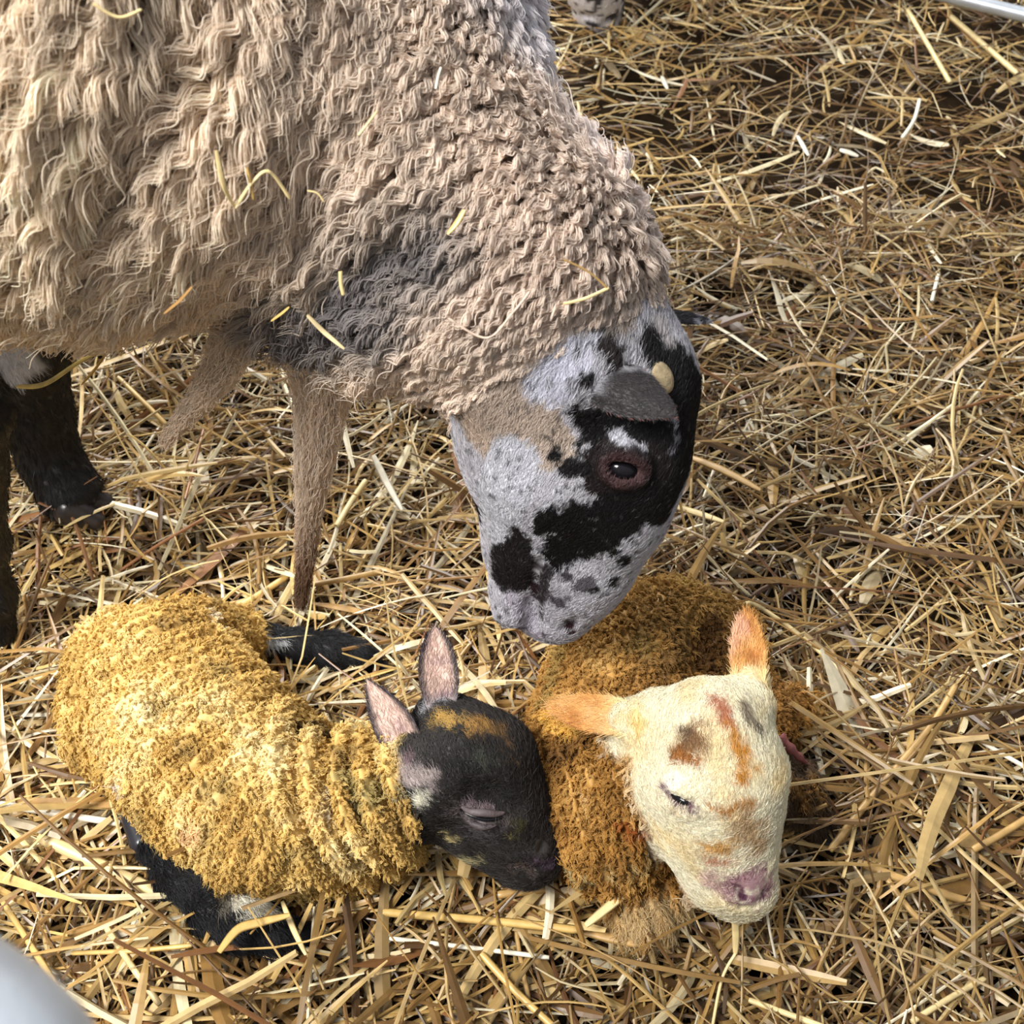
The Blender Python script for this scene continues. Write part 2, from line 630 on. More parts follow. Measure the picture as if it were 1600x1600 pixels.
def ear_mesh(base, tip, width, face, cup=0.35, thick=0.0022, nu=22, nv=11, p1=0.55, curl=0.0):
    """a leaf-shaped cupped ear: closed surface with an outer and an inner side; FACE is where the hollow looks"""
    base, tip = np.asarray(base), np.asarray(tip)
    ax = tip - base
    Ln = np.linalg.norm(ax)
    a = ax / Ln
    fn = tangent(np.asarray(face)[None], a[None])[0]
    s = np.cross(fn, a)
    u = np.linspace(0, 1, nu)
    wdt = width * np.maximum(np.sin(math.pi * np.clip(0.16 + 0.84 * u, 0, 1)) ** p1, 0.02)
    v = np.linspace(-1, 1, nv)
    U, Vv = np.meshgrid(u, v, indexing='ij')
    Wd = wdt[:, None]
    hollow = cup * Wd * (Vv ** 2) * (1 - 0.4 * U) - cup * Wd * 0.6 + curl * Ln * U ** 2
    mid = base + a * (U * Ln)[..., None] + s * (Wd * Vv * (1 - 0.12 * (1 - U)))[..., None] + fn * hollow[..., None]
    th = thick * np.sqrt(np.maximum(1 - Vv ** 2, 0.0)) * (1.3 - 0.8 * U)
    A = mid + fn * th[..., None] * 0.5
    B = mid - fn * th[..., None] * 0.5
    v_ = np.concatenate([A.reshape(-1, 3), B.reshape(-1, 3)])
    i = np.arange(nu * nv).reshape(nu, nv)
    qa = np.stack([i[:-1, :-1], i[1:, :-1], i[1:, 1:], i[:-1, 1:]], -1).reshape(-1, 4)
    qb = qa[:, ::-1] + nu * nv
    m = nu * nv
    e1 = np.stack([i[0, :-1], i[0, 1:], i[0, 1:] + m, i[0, :-1] + m], -1)
    e2 = np.stack([i[-1, 1:], i[-1, :-1], i[-1, :-1] + m, i[-1, 1:] + m], -1)
    e3 = np.stack([i[1:, 0], i[:-1, 0], i[:-1, 0] + m, i[1:, 0] + m], -1)
    e4 = np.stack([i[:-1, -1], i[1:, -1], i[1:, -1] + m, i[:-1, -1] + m], -1)
    inner = np.concatenate([np.ones(m), np.zeros(m)])
    uu = np.concatenate([U.ravel(), U.ravel()])
    vv = np.concatenate([Vv.ravel(), Vv.ravel()])
    return v_, np.concatenate([qa, qb, e1, e2, e3, e4]), inner, uu, vv, a


def ball_mesh(c, r, scale=(1, 1, 1), axes=None, nu=20, nv=12):
    th = np.linspace(0, math.pi, nv)
    ph = np.linspace(0, 2 * math.pi, nu, endpoint=False)
    T, Ph = np.meshgrid(th, ph, indexing='ij')
    T = np.clip(T, 0.02, math.pi - 0.02)
    d = np.stack([np.sin(T) * np.cos(Ph), np.sin(T) * np.sin(Ph), np.cos(T)], -1).reshape(-1, 3) * np.asarray(scale)
    if axes is not None:
        d = d @ np.asarray(axes)
    i = np.arange(nu * nv).reshape(nv, nu)
    a, b = i[:-1], i[1:]
    q = np.stack([a, b, np.roll(b, -1, 1), np.roll(a, -1, 1)], -1).reshape(-1, 4)
    return np.asarray(c) + d * r, q


def tube_mesh(path, rad, sides=12, up=(0, 0, 1)):
    path = np.asarray(path, float)
    k = len(path)
    rad = np.broadcast_to(np.asarray(rad, float), k)
    side = np.broadcast_to(np.cross(unit(np.gradient(path, axis=0)), np.asarray(up, float)), path.shape)
    v = tube_rings(path[None], rad[None], rad[None], side[None], sides)
    v = v.reshape(-1, 3)
    q = ring_quads(1, k, sides)
    n = len(v)
    v = np.concatenate([v, path[:1], path[-1:]])
    i = np.arange(sides)
    j = (i + 1) % sides
    z = (k - 1) * sides
    c1 = np.stack([i, np.full(sides, n), np.full(sides, n), j], 1)
    c2 = np.stack([i + z, j + z, np.full(sides, n + 1), np.full(sides, n + 1)], 1)
    # degenerate quads avoided: caps as small inner rings
    return v[:n], q


def bez(pts, n):
    """smooth path through points"""
    pts = np.asarray(pts, float)
    t = np.linspace(0, len(pts) - 1, n)
    out = []
    for x in t:
        i = min(int(x), len(pts) - 2)
        u = x - i
        p0, p1, p2, p3 = pts[max(i - 1, 0)], pts[i], pts[i + 1], pts[min(i + 2, len(pts) - 1)]
        out.append(0.5 * ((2 * p1) + (-p0 + p2) * u + (2 * p0 - 5 * p1 + 4 * p2 - p3) * u * u + (-p0 + 3 * p1 - 3 * p2 + p3) * u ** 3))
    return np.array(out)

# ------------------------------------------------------------------ the ewe
ewe = thing('ewe', 'shaggy cream ewe with a black and white speckled face bending down to her lambs', 'sheep', (-0.45, 0.75, 0.0))
E = Shape()
E.limb([((-1.02, 0.77, 0.58), 0.155), ((-0.62, 0.76, 0.595), 0.165), ((-0.30, 0.75, 0.59), 0.160), S(520, 175, 246, d=.86), S(670, 333, 208, d=.865),
        S(808, 455, 182, d=.87), S(912, 550, 122, d=.875)], 0.05)
HEAD = [S(988, 608, 104, d=.872), S(962, 718, 97, d=.885), S(942, 800, 82, d=.905), S(905, 888, 64, d=.93), S(882, 945, 44, d=.948)]
JAW = [S(868, 640, 96, d=.876), S(838, 745, 86, d=.888), S(826, 850, 55, d=.915), S(818, 930, 40, d=.94)]
E.limb(HEAD, 0.03)
E.limb(JAW, 0.03)
E.limb([S(800, 640, 84, d=.868), S(792, 680, 70, d=.874)], 0.03)
E.limb([S(588, 25, 212, d=.875)], 0.05)
E.limb([S(905, 880, 60, d=.925), S(865, 958, 40, d=.945)], 0.02)
E.limb([S(905, 592, 44, d=.826), S(930, 575, 34, d=.822)], 0.02)
E.limb([S(800, 935, 34, d=.925), S(795, 955, 24, d=.925)], 0.012)
E.limb([((-0.45, 0.67, 0.47), 0.06), S(-20, 640, 34, y=.66), S(-16, 850, 23, y=.655), S(-8, 930, 26, y=.65), S(2, 1008, 24, y=.645)], 0.02)
E.limb([((-0.42, 0.84, 0.46), 0.06), S(45, 540, 56, y=.85), S(60, 655, 50, y=.842), S(76, 712, 44, y=.830), S(108, 768, 50, y=.812)], 0.015)
for yy in (0.64, 0.88):
    E.limb([((-1.0, yy + (0.76 - yy) * 0.3, 0.50), 0.13), ((-0.90, yy, 0.36), 0.07), ((-1.06, yy, 0.22), 0.032), ((-1.03, yy, 0.10), 0.026), ((-1.0, yy, 0.03), 0.03)], 0.03)

# partings in the fleece
F1 = E.hit([310, 285, 240, 195, 165, 130], [-5, 70, 140, 210, 280, 350])
F2 = E.hit([640, 560, 480], [380, 425, 470])
F3 = E.hit([520, 505, 480], [200, 270, 330])
for h_, r_ in ((F1, 0.017), (F2, 0.010), (F3, 0.009)):
    E.groove([(a, r_) for a in h_], 0.02)

eye_at = E.hit(974, 735)[0]
eye_n = E.normal(eye_at[None])[0]
ex_ = tangent((0.93 * RIGHT - 0.25 * UP)[None], eye_n[None])[0]     # along the lid slit
ey_ = np.cross(eye_n, ex_)
ring = []
for a in np.linspace(0, 2 * math.pi, 13):
    ring.append((eye_at + ex_ * 0.0130 * math.cos(a) + ey_ * 0.0082 * math.sin(a) + eye_n * (0.001 - 0.003 * math.cos(a) ** 2), 0.0032))
E.groove([(eye_at - ex_ * 0.005 + eye_n * 0.001, 0.0066), (eye_at + ex_ * 0.005 + eye_n * 0.001, 0.0066)], 0.005)
E.limb(ring, 0.006)
E.limb([(p_ + eye_n * 0.001 + ey_ * 0.004 * np.sign(np.dot(p_ - eye_at, ey_)), 0.003) for p_, _ in ring[1:6]], 0.008)   # brow fold
nos = E.hit([896, 888, 880], [968, 978, 984])
E.groove([(nos[0], 0.0035), (nos[1], 0.005), (nos[2], 0.003)], 0.005)
mou = E.hit([842, 834, 828, 828], [880, 915, 950, 974])
E.groove([(a, r_) for a, r_ in zip(mou, (0.0015, 0.004, 0.005, 0.005))], 0.008)

ev, eq = surface(E, 0.0042)
en = vertex_normals(ev, eq)
print('ewe skin', len(ev), time.time() - T0)

NH = 0.45 * RIGHT - 0.89 * UP                       # where the wool stops behind the ears
PH = P(866, 562, d=.85)
HEADAX = unit(P(1000, 560, d=.87) - P(865, 960, d=.945))
LAT = tangent((P(1035, 505, d=.93) - P(905, 575, d=.83))[None], HEADAX[None])[0]


def headside(p):
    return (p - PH) @ NH + 0.010 * noise(p, 45, 21)


def ewe_zone(p):
    """1 on the short-haired face, 2 on the legs, 0 under wool"""
    z = np.zeros(len(p))
    z[(headside(p) > 0) & (p[:, 0] > -0.12)] = 1
    z[(p[:, 2] < np.interp(p[:, 0], [-0.32, -0.2], [0.45, 0.32]) + 0.012 * noise(p, 20, 4)) & (p[:, 0] < -0.2)] = 2
    return z


BLK, WHT, BRN = (24, 22, 24), (206, 203, 210), (66, 46, 44)
EWE_MARKS = [
    ([(700, 560), (780, 640)], 95, (192, 174, 158)), ([(800, 640), (860, 700)], (70, 40), (196, 180, 166)), ([(850, 520), (960, 500)], 40, (180, 166, 154)),
    ([(850, 610), (890, 575), (930, 548)], (38, 40, 16), (226, 226, 236)),
    ([(780, 830), (800, 720)], 40, (208, 208, 214)),
    ([(1020, 545), (1075, 610), (1085, 660), (1058, 740), (1030, 800)], (30, 52, 56, 52, 34), BLK),
    ([(900, 650), (950, 672), (1020, 680)], (14, 28, 40), BLK),
    ([(950, 735), (985, 745), (1020, 735)], (50, 56, 44), (40, 32, 33)),
    ([(1000, 790), (930, 830), (880, 860), (868, 885)], (46, 46, 38, 12), BLK),
    ([(845, 828), (900, 812)], (14, 30), BLK),
    ([(806, 830), (812, 860), (806, 888), (800, 908)], (9, 24, 34, 30), (38, 34, 36)), ([(778, 862), (784, 908)], (14, 20), (38, 34, 36)),
    ([(849, 890), (848, 935), (846, 965)], (10, 7, 4), (60, 54, 58)), ([(834, 915), (827, 955), (826, 990)], (3, 5, 7), (58, 40, 44)), ([(948, 558), (966, 588)], (24, 18), (46, 38, 38)), ([(915, 600), (905, 610)], 6, BLK), ([(925, 620), (940, 615)], 7, BLK), ([(900, 560)], 5, (70, 66, 70)),
    ([(974, 876)], 14, BLK), ([(958, 866)], 8, BLK), ([(955, 911)], 10, BLK), ([(948, 838), (960, 846)], 9, BLK),
    ([(866, 712)], 12, BLK), ([(886, 738), (905, 735)], (15, 22), BLK), ([(902, 700), (915, 690)], (8, 14), BLK), ([(845, 812)], 9, BLK),
    ([(746, 790), (752, 815)], 9, BLK), ([(860, 800)], 10, BLK),
    ([(868, 941)], 12, (96, 92, 100)), ([(902, 918), (918, 915)], 11, (110, 106, 112)), ([(885, 905)], 8, (80, 76, 84)),
    ([(930, 925)], 6, BLK), ([(985, 845)], 6, BLK), ([(1005, 830)], 5, WHT),
    ([(962, 682), (985, 695), (1010, 708)], (8, 10, 4), (200, 200, 208)),
    ([(1056, 690), (1050, 712)], 7, (150, 148, 156)),
    ([(1030, 518), (1042, 535)], 16, (196, 190, 190)),
    ([(888, 978)], 11, (58, 34, 38)),
    ([(810, 945), (830, 985)], 20, (196, 190, 200)),
]


def ewe_col(p):
    z = ewe_zone(p)
    base = np.tile(lin((200, 198, 204)), (len(p), 1))
    c = paint(base, p, E, EWE_MARKS, 0.006, 110, 0.0012)
    # fine salt-and-pepper on the muzzle and cheeks
    sp = noise(p, 330, 77)
    c = np.where((sp > 0.50)[:, None] & (c.mean(1) > 0.3)[:, None], c * 0.35, c)
    sp2 = noise(p, 420, 78)
    c = np.where((sp2 > 0.72)[:, None] & (c.mean(1) < 0.1)[:, None], c + 0.09, c)
    e = p - eye_at
    rr = np.sqrt(((e @ ex_) / 0.0155) ** 2 + ((e @ ey_) / 0.0125) ** 2 + ((e @ eye_n) / 0.02) ** 2)
    k = 1 - smooth(0.9, 1.25, rr)
    c = c * (1 - k[:, None]) + lin((84, 62, 62)) * k[:, None]
    # legs black with a white patch above the far knee
    lg = np.tile(lin((25, 25, 28)), (len(p), 1))
    wp = P(8, 575, y=.80)
    k = 1 - smooth(0.030, 0.042, np.linalg.norm(p - wp, axis=1) + 0.012 * noise(p, 70, 3))
    lg = lg * (1 - k[:, None]) + lin((200, 205, 218)) * k[:, None]
    lg = np.where((noise(p, 500, 13) > 0.72)[:, None], lg + 0.06, lg)
    c = np.where((z == 2)[:, None], lg, c)
    return np.where((z == 0)[:, None], wool_col(p), c)


DARK_FLEECE = E.hit([430, 520, 590, 640, 700], [478, 470, 455, 410, 385])


def wool_col(p):
    x = (p[:, 0] + 0.42) / 0.5
    t = smooth(0, 1, x)[:, None]
    c = lin((250, 234, 208)) * (1 - t) + lin((226, 210, 196)) * t
    # backlight painted in: paler and bluish over the crest of the neck
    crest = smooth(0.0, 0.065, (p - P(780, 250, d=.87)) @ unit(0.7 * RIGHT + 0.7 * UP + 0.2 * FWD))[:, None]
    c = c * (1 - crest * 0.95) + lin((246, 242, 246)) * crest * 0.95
    c = c * (1 + 0.16 * fbm(p, 22, 31, 3))[:, None]
    d = np.min([cone(p, (DARK_FLEECE[i], r), (DARK_FLEECE[i + 1], r)) for i, r in enumerate((.016, .022, .022, .014))], 0)
    k = (1 - smooth(-0.012, 0.030, d + 0.016 * fbm(p, 34, 8, 3)))[:, None]
    c = c * (1 - 0.78 * k) + lin((80, 82, 94)) * 0.78 * k
    br = (smooth(0.25, 0.8, fbm(p, 30, 55, 2)) * smooth(0.0, -0.06, (p - P(760, 560, d=.87)) @ UP))[:, None]
    return c * (1 - 0.4 * br) + lin((128, 108, 88)) * 0.4 * br


body = mesh_object('body', ev, eq, M_SKIN, ewe, col=ewe_col(ev))

# wool: hanging locks on the flank, tighter curls on the neck
wz = (ewe_zone(ev) == 0).astype(float)
view = in_view(ev) & ((en * (CAM - ev)).sum(1) > -0.06)
wt, wb = sample(ev, eq, 8200, wz * (view * 1.0 + 0.02))
wr, wn = interp(ev, wt, wb), unit(interp(en, wt, wb))
df = np.min([cone(wr, (a, 0.013), (b, 0.013)) for a, b in zip(F1, F1[1:])], 0)
keep = df > rng.uniform(-0.004, 0.004, len(wr))
wr, wn = wr[keep], wn[keep]
neck = smooth(-0.17, 0.02, wr[:, 0])
crest = smooth(0.03, 0.10, (wr - P(780, 250, d=.87)) @ unit(0.7 * RIGHT + 0.7 * UP + 0.2 * FWD))
flow = np.array([-1.30, -0.05, -1.0]) + rng.normal(0, 0.20, wr.shape) + 0.35 * np.stack([fbm(wr, 9, 61), fbm(wr, 9, 62), fbm(wr, 9, 63)], 1)
hs = -headside(wr)
nearface = smooth(0.0, 0.05, hs)
length = (0.046 - 0.022 * neck + 0.022 * smooth(0.49, 0.43, wr[:, 2]) * (1 - neck) * rng.uniform(0, 1, len(wr))) * (0.45 + 0.55 * nearface) * (1 + 0.25 * fbm(wr, 25, 64))
lift = np.clip(0.42 + 0.06 * neck + 0.22 * crest + rng.normal(0, 0.08, len(wr)), 0.15, 0.9) * (0.6 + 0.4 * nearface)
lp = lay_locks(wr, wn, flow, 0.0058 - 0.0014 * neck, length, lift, 28, 13, 0.82, 0.085, 2.4, 0.030)
lc = wool_col(wr) * rng.uniform(0.82, 1.15, (len(wr), 1))
lc = np.repeat(lc, 28, 0) * rng.uniform(0.85, 1.1, (len(lp), 1))
strands('fleece', lp, np.interp(np.arange(13), [0, 5, 10, 12], [.46, .46, .36, .16]) * 1e-3, np.clip(lc, 0, 1), M_WOOL, ewe)

# two long shreds of wool hanging from the brisket
def shred(path, rads, cols, n, name='hanging_wool'):
    pth = bez(path, 40)
    rd = np.interp(np.linspace(0, 1, 40), np.linspace(0, 1, len(rads)), rads)
    cc = np.array([lin(c) for c in cols])
    v, q = tube_mesh(pth, rd * 0.62, 10, (0, 1, 0.2))
    u = np.repeat(np.linspace(0, 1, 40), 10)
    colv = np.stack([np.interp(u, np.linspace(0, 1, len(cc)), cc[:, i]) for i in range(3)], 1)
    o = mesh_object(name, v, q, M_WOOL_SKIN, ewe, col=colv)
    t0 = rng.uniform(0, 0.86, n)
    ln = rng.uniform(0.08, 0.22, n)
    kk = 6
    ts = np.clip(t0[:, None] + ln[:, None] * np.linspace(0, 1, kk), 0, 1)
    idx = ts * 39
    c = np.stack([np.interp(idx, np.arange(40), pth[:, i]) for i in range(3)], -1)
    r = np.interp(idx, np.arange(40), rd)
    a = rng.uniform(0, 2 * math.pi, n)
    rad = np.sqrt(rng.uniform(0.25, 1.0, n))
    aa = a[:, None] + rng.normal(0, 0.5, n)[:, None] * np.linspace(0, 1, kk)
    off = np.stack([np.cos(aa), np.sin(aa), np.zeros_like(aa)], -1) * (r * rad[:, None] * (1 + rng.normal(0, 0.1, (n, kk))))[..., None]
    off += rng.normal(0, 0.0020, off.shape) * np.linspace(0.3, 1.3, kk)[:, None]
    col = np.stack([np.interp(t0 + ln / 2, np.linspace(0, 1, len(cc)), cc[:, i]) for i in range(3)], 1) * rng.uniform(0.75, 1.15, (n, 1))
    strands('wool_fibres', c + off, np.linspace(0.36, 0.15, kk) * 1e-3, col, M_WOOL, o)


sc_ = 1.0 / F
shred([P(490, 500, y=.70), P(505, 590, y=.70), P(496, 690, y=.70), P(485, 790, y=.695), P(478, 870, y=.69), P(470, 945, y=.685)],
      np.array([56, 46, 33, 20, 13, 7]) * sc_, [(240, 226, 210), (244, 230, 214), (242, 228, 212), (228, 210, 190), (150, 122, 100), (96, 74, 58)], 7500)
shred([P(400, 440, y=.70), P(372, 520, y=.67), P(338, 590, y=.66), P(300, 640, y=.655), P(258, 692, y=.65)],
      np.array([40, 38, 28, 17, 5]) * sc_, [(246, 230, 206), (242, 226, 204), (232, 214, 192), (206, 184, 160)], 3000)

# ears
def ear_part(root, base, tip, width, face, colf, cup, thick=0.0025, furlen=0.006, nfur=2600, p1=0.55, curl=0.0, mat=None, furcol=None):
    v, q, inner, u, vv, ax = ear_mesh(base, tip, width, face, cup, thick, p1=p1, curl=curl)
    c = colf(v, inner, u, vv)
    o = mesh_object('ear', v, q, M_SKIN, root, col=c)
    nn = vertex_normals(v, q)
    t, b = sample(v, q, nfur)
    r = interp(v, t, b)
    n_ = unit(interp(nn, t, b))
    cc = interp(c, t, b) if furcol is None else furcol(r, interp(inner[:, None], t, b)[:, 0], interp(u[:, None], t, b)[:, 0], interp(vv[:, None], t, b)[:, 0])
    hp = lay_hair(r, n_, np.tile(ax, (len(r), 1)), furlen * rng.uniform(0.5, 1.2, len(r)), rng.uniform(0.15, 0.45, len(r)), 4, 0.35)
    strands('ear_fur', hp, np.array([.20, .19, .15, .05]) * 1e-3, np.clip(cc * rng.uniform(0.75, 1.25, (len(r), 1)), 0, 1), M_HAIR, o)
    return o


def ewe_ear_col(v, inner, u, vv):
    c = np.tile(lin((50, 46, 48)), (len(v), 1))
    wpatch = smooth(0.05, -0.1, u - 0.34 + 0.22 * fbm(v, 60, 5, 2) + 0.16 * vv)[:, None]
    c = c * (1 - wpatch) + lin((198, 198, 206)) * wpatch
    sp = (noise(v, 130, 8) > 0.42)[:, None] & (u < 0.42)[:, None]
    c = np.where(sp, lin((36, 32, 34)), c)
    return np.where((inner > 0.5)[:, None], lin((120, 84, 80)), c)


ear_part(ewe, P(905, 570, d=.822), P(1056, 650, d=.788), 0.0210, FWD - 0.3 * UP, ewe_ear_col, 0.42, 0.003, 0.004, 5000, p1=0.85, curl=0.0)
ear_part(ewe, P(1018, 494, d=.92), P(1110, 502, d=.955), 0.0165, FWD * 0.4 - UP, lambda v, i, u, w_: np.where((noise(v, 120, 4) > 0.28)[:, None], lin((170, 170, 180)), lin((44, 42, 46))), 0.4, 0.003, 0.005, 2200, p1=0.9)

# horn scur, eyes
hh = E.hit(1035, 590)[0]
hn = E.normal(hh[None])[0]
ha = tangent((0.55 * RIGHT - 0.83 * UP)[None], hn[None])[0]
v, q = ball_mesh(hh, 0.0118, (1.0, 0.70, 0.34), np.stack([ha, np.cross(hn, ha), hn]))
mesh_object('horn_stump', v, q, M_HORN, ewe, col=np.tile(lin((168, 150, 118)), (len(v), 1)))
for side in (0, 1):
    c = eye_at - eye_n * 0.0058
    if side:
        c = c + LAT * 2 * np.dot(HEAD[1][0] - c, LAT)
    v, q = ball_mesh(c, 0.0085, (1.35, 0.95, 1.0), np.stack([ex_, ey_, eye_n]), 28, 18)
    mesh_object('eye', v, q, M_EYE, ewe)

# short hair on face and legs
zn = ewe_zone(ev)
ft, fb_ = sample(ev, eq, 62000, (zn == 1) * (((en * (CAM - ev)).sum(1) > -0.15) * 1.0 + 0.12))
r, n_ = interp(ev, ft, fb_), unit(interp(en, ft, fb_))
eyed = np.linalg.norm(r - eye_at, axis=1)
m = (eyed > 0.0095) & (np.min([cone(r, (mou[i], 0.001), (mou[i + 1], 0.001)) for i in range(3)], 0) > 0.0035) & (np.linalg.norm(r - nos[1], axis=1) > 0.006)
r, n_ = r[m], n_[m]
cheek = smooth(0.02, -0.10, (r - PH) @ (-HEADAX) - 0.02)
ln = (0.0048 + 0.007 * smooth(0.06, 0.0, headside(r))) * rng.uniform(0.6, 1.2, len(r))
hp = lay_hair(r, n_, HEADAX * 1.0 - 0.5 * NH * 0 + np.zeros_like(r), ln, rng.uniform(0.2, 0.5, len(r)), 4, 0.3)
strands('face_hair', hp, np.array([.20, .19, .14, .05]) * 1e-3, np.clip(ewe_col(r) * rng.uniform(0.8, 1.2, (len(r), 1)), 0, 1), M_HAIR, ewe)
ft, fb_ = sample(ev, eq, 16000, (zn == 2) * (in_view(ev, 60) * 1.0 + 0.02))
r, n_ = interp(ev, ft, fb_), unit(interp(en, ft, fb_))
hp = lay_hair(r, n_, np.tile([0.1, 0, -1.0], (len(r), 1)), rng.uniform(0.006, 0.013, len(r)), rng.uniform(0.1, 0.35, len(r)), 4, 0.25)
strands('leg_hair', hp, np.array([.26, .25, .2, .06]) * 1e-3, np.clip(ewe_col(r) * rng.uniform(0.7, 1.5, (len(r), 1)), 0, 1), M_HAIR, ewe)
# hooves
for c, d_ in ((S(0, 1022, 26, y=.642), (0.35, -0.2)), (S(126, 786, 46, y=.800), (0.95, -0.2)), ((np.array([-0.98, 0.64, 0.022]), 0.03), (1, 0)), ((np.array([-0.98, 0.88, 0.022]), 0.03), (1, 0))):
    d3 = unit(np.array([d_[0], d_[1], -0.25]))
    s3 = unit(np.cross(d3, [0, 0, 1.0]))
    H = Shape()
    for sg in (-1, 1):
        H.limb([(c[0] - d3 * 0.006 + s3 * sg * 0.010, c[1] * 0.62), (c[0] + d3 * 0.020 + s3 * sg * 0.012 + np.array([0, 0, -0.004]), c[1] * 0.34)], 0.006)
    v, q = surface(H, 0.0025, 1)
    mesh_object('hoof', v, q, M_HOOF, ewe, col=np.tile(lin((46, 40, 38)), (len(v), 1)))
print('ewe', time.time() - T0)


# ------------------------------------------------------------------ the lambs
def lamb_wool(root, L, v, q, nrm, weight, colf, n, per, flow, length=0.0046, size=0.0017, lift=0.75, curl=0.20):
    t, b = sample(v, q, n, weight * (((nrm * (CAM - v)).sum(1) > -0.1) * 1.0 + 0.10))
    r, n_ = interp(v, t, b), unit(interp(nrm, t, b))
    fl = np.tile(flow, (len(r), 1)) + rng.normal(0, 0.8, r.shape)
    p = lay_locks(r, n_, fl, size, length * rng.uniform(0.6, 1.25, len(r)), np.clip(lift + rng.normal(0, 0.12, len(r)), 0.3, 0.97), per, 6, 0.62, curl, 1.6, 0.10)
    c = np.repeat(colf(r) * rng.uniform(0.84, 1.14, (len(r), 1)), per, 0) * rng.uniform(0.85, 1.12, (len(p), 1))
    strands('wool', p, np.array([.38, .38, .37, .34, .28, .12]) * 1e-3, np.clip(c, 0, 1), M_CURL, root)


def lamb_hair(root, name, v, q, nrm, weight, colf, n, flowf, l0, l1, lift=(0.15, 0.5), curl=0.0, rad=0.2):
    t, b = sample(v, q, n, weight * (((nrm * (CAM - v)).sum(1) > -0.15) * 1.0 + 0.12))
    r, n_ = interp(v, t, b), unit(interp(nrm, t, b))
    p = lay_hair(r, n_, flowf(r), rng.uniform(l0, l1, len(r)), rng.uniform(*lift, len(r)), 5, 0.4, curl, 1.2)
    strands(name, p, np.array([1, 1, .9, .7, .25]) * rad * 1e-3, np.clip(colf(r) * rng.uniform(0.75, 1.2, (len(r), 1)), 0, 1), M_HAIR, root)


def ramp(x, stops):
    """colour ramp over -1..1"""
    xs = np.linspace(-0.75, 0.75, len(stops))
    cs = np.array([lin(c) for c in stops])
    return np.stack([np.interp(x, xs, cs[:, i]) for i in range(3)], 1)


# --- the black-faced lamb
lambA = thing('lamb', 'yellow woolly lamb with a black face and pink ears curled up below the ewe', 'lamb', P(350, 1180, z=0.0), 'newborn lambs lying on the straw')
A = Shape()
A.limb([S(258, 1078, 130, z=.090), S(322, 1168, 130, z=.098), S(425, 1258, 116, z=.100), S(520, 1270, 90, z=.092), S(600, 1240, 80, z=.115), S(668, 1215, 74, z=.14)], 0.03)
A.limb([S(200, 1045, 92, z=.06), S(205, 1125, 88, z=.055), S(320, 1240, 76, z=.05)], 0.03)
A.limb([S(305, 1010, 72, z=.085), S(362, 1005, 48, z=.055), S(420, 1004, 22, z=.045)], 0.02)
A.limb([S(410, 1000, 20, z=.045), S(465, 1008, 20, z=.042), S(520, 1016, 24, z=.040), S(560, 1024, 19, z=.036), S(596, 1040, 7, z=.03)], 0.012)
A.limb([S(318, 1300, 66, z=.055), S(400, 1325, 52, z=.05), S(500, 1335, 46, z=.05), S(600, 1310, 46, z=.06)], 0.025)
A.limb([S(345, 1380, 30, z=.055), S(388, 1420, 32, z=.062), S(372, 1448, 30, z=.055), S(330, 1430, 27, z=.054), S(278, 1382, 25, z=.054), S(242, 1330, 23, z=.054)], 0.014)
A.limb([S(380, 1432, 30, z=.055), S(430, 1460, 26, z=.05), S(470, 1460, 18, z=.044)], 0.014)
HA = [S(716, 1178, 80, z=.160), S(758, 1194, 70, z=.150), S(794, 1262, 52, z=.122), S(826, 1322, 39, z=.094), S(840, 1346, 28, z=.087)]
A.limb(HA, 0.025)
A.limb([S(700, 1225, 62, z=.125), S(745, 1282, 46, z=.10), S(806, 1342, 33, z=.078)], 0.025)
A.limb([S(645, 1185, 34, z=.16), S(672, 1190, 44, z=.155)], 0.02)
A.limb([S(688, 1112, 28, z=.175), S(700, 1140, 40, z=.165)], 0.02)
eyeA = A.hit([726, 745, 762, 778], [1266, 1276, 1280, 1278])
nA = A.normal(eyeA)
A.limb([(eyeA[1] - nA[1] * 0.003 + np.array([0, .003, 0]), 0.0118), (eyeA[2] - nA[2] * 0.002 + np.array([0, .003, 0]), 0.0112)], 0.004)
s_ = A.hit([742, 775, 800], [1238, 1246, 1268])
A.groove([(a + A.normal(a[None])[0] * 0.006, 0.010) for a in s_], 0.010)
eyeA = A.hit([726, 745, 762, 778], [1268, 1278, 1281, 1278])
A.groove([(a, 0.0024) for a in eyeA], 0.003)
mA = A.hit([858, 830, 795], [1352, 1358, 1352])
A.groove([(a, 0.0014) for a in mA], 0.004)
noA = A.hit([850, 846], [1318, 1328])
A.groove([(a, 0.0024) for a in noA], 0.004)

axA_neck = unit(P(660, 1215, z=.13) - P(470, 1270, z=.10))
axA_body = unit(P(430, 1265, z=.10) - P(250, 1060, z=.09))
nkA, bdA, hdA = P(560, 1250, z=.12), P(340, 1160, z=.10), P(640, 1220, z=.14)
hdA_ax = unit(P(830, 1330, z=.09) - P(690, 1150, z=.16))


def headA(p):
    """above 0 on the black head"""
    d = np.minimum(np.min([cone(p, HA[i], HA[i + 1]) for i in range(4)], 0), cone(p, S(700, 1225, 62, z=.125), S(748, 1280, 52, z=.10)))
    e = (p - P(640, 1222, z=.15)) @ unit(0.95 * RIGHT + 0.30 * UP * 0 + 0.1 * UP)
    return np.where(d < 0.02, e, -0.05) + 0.006 * fbm(p, 60, 3, 2)


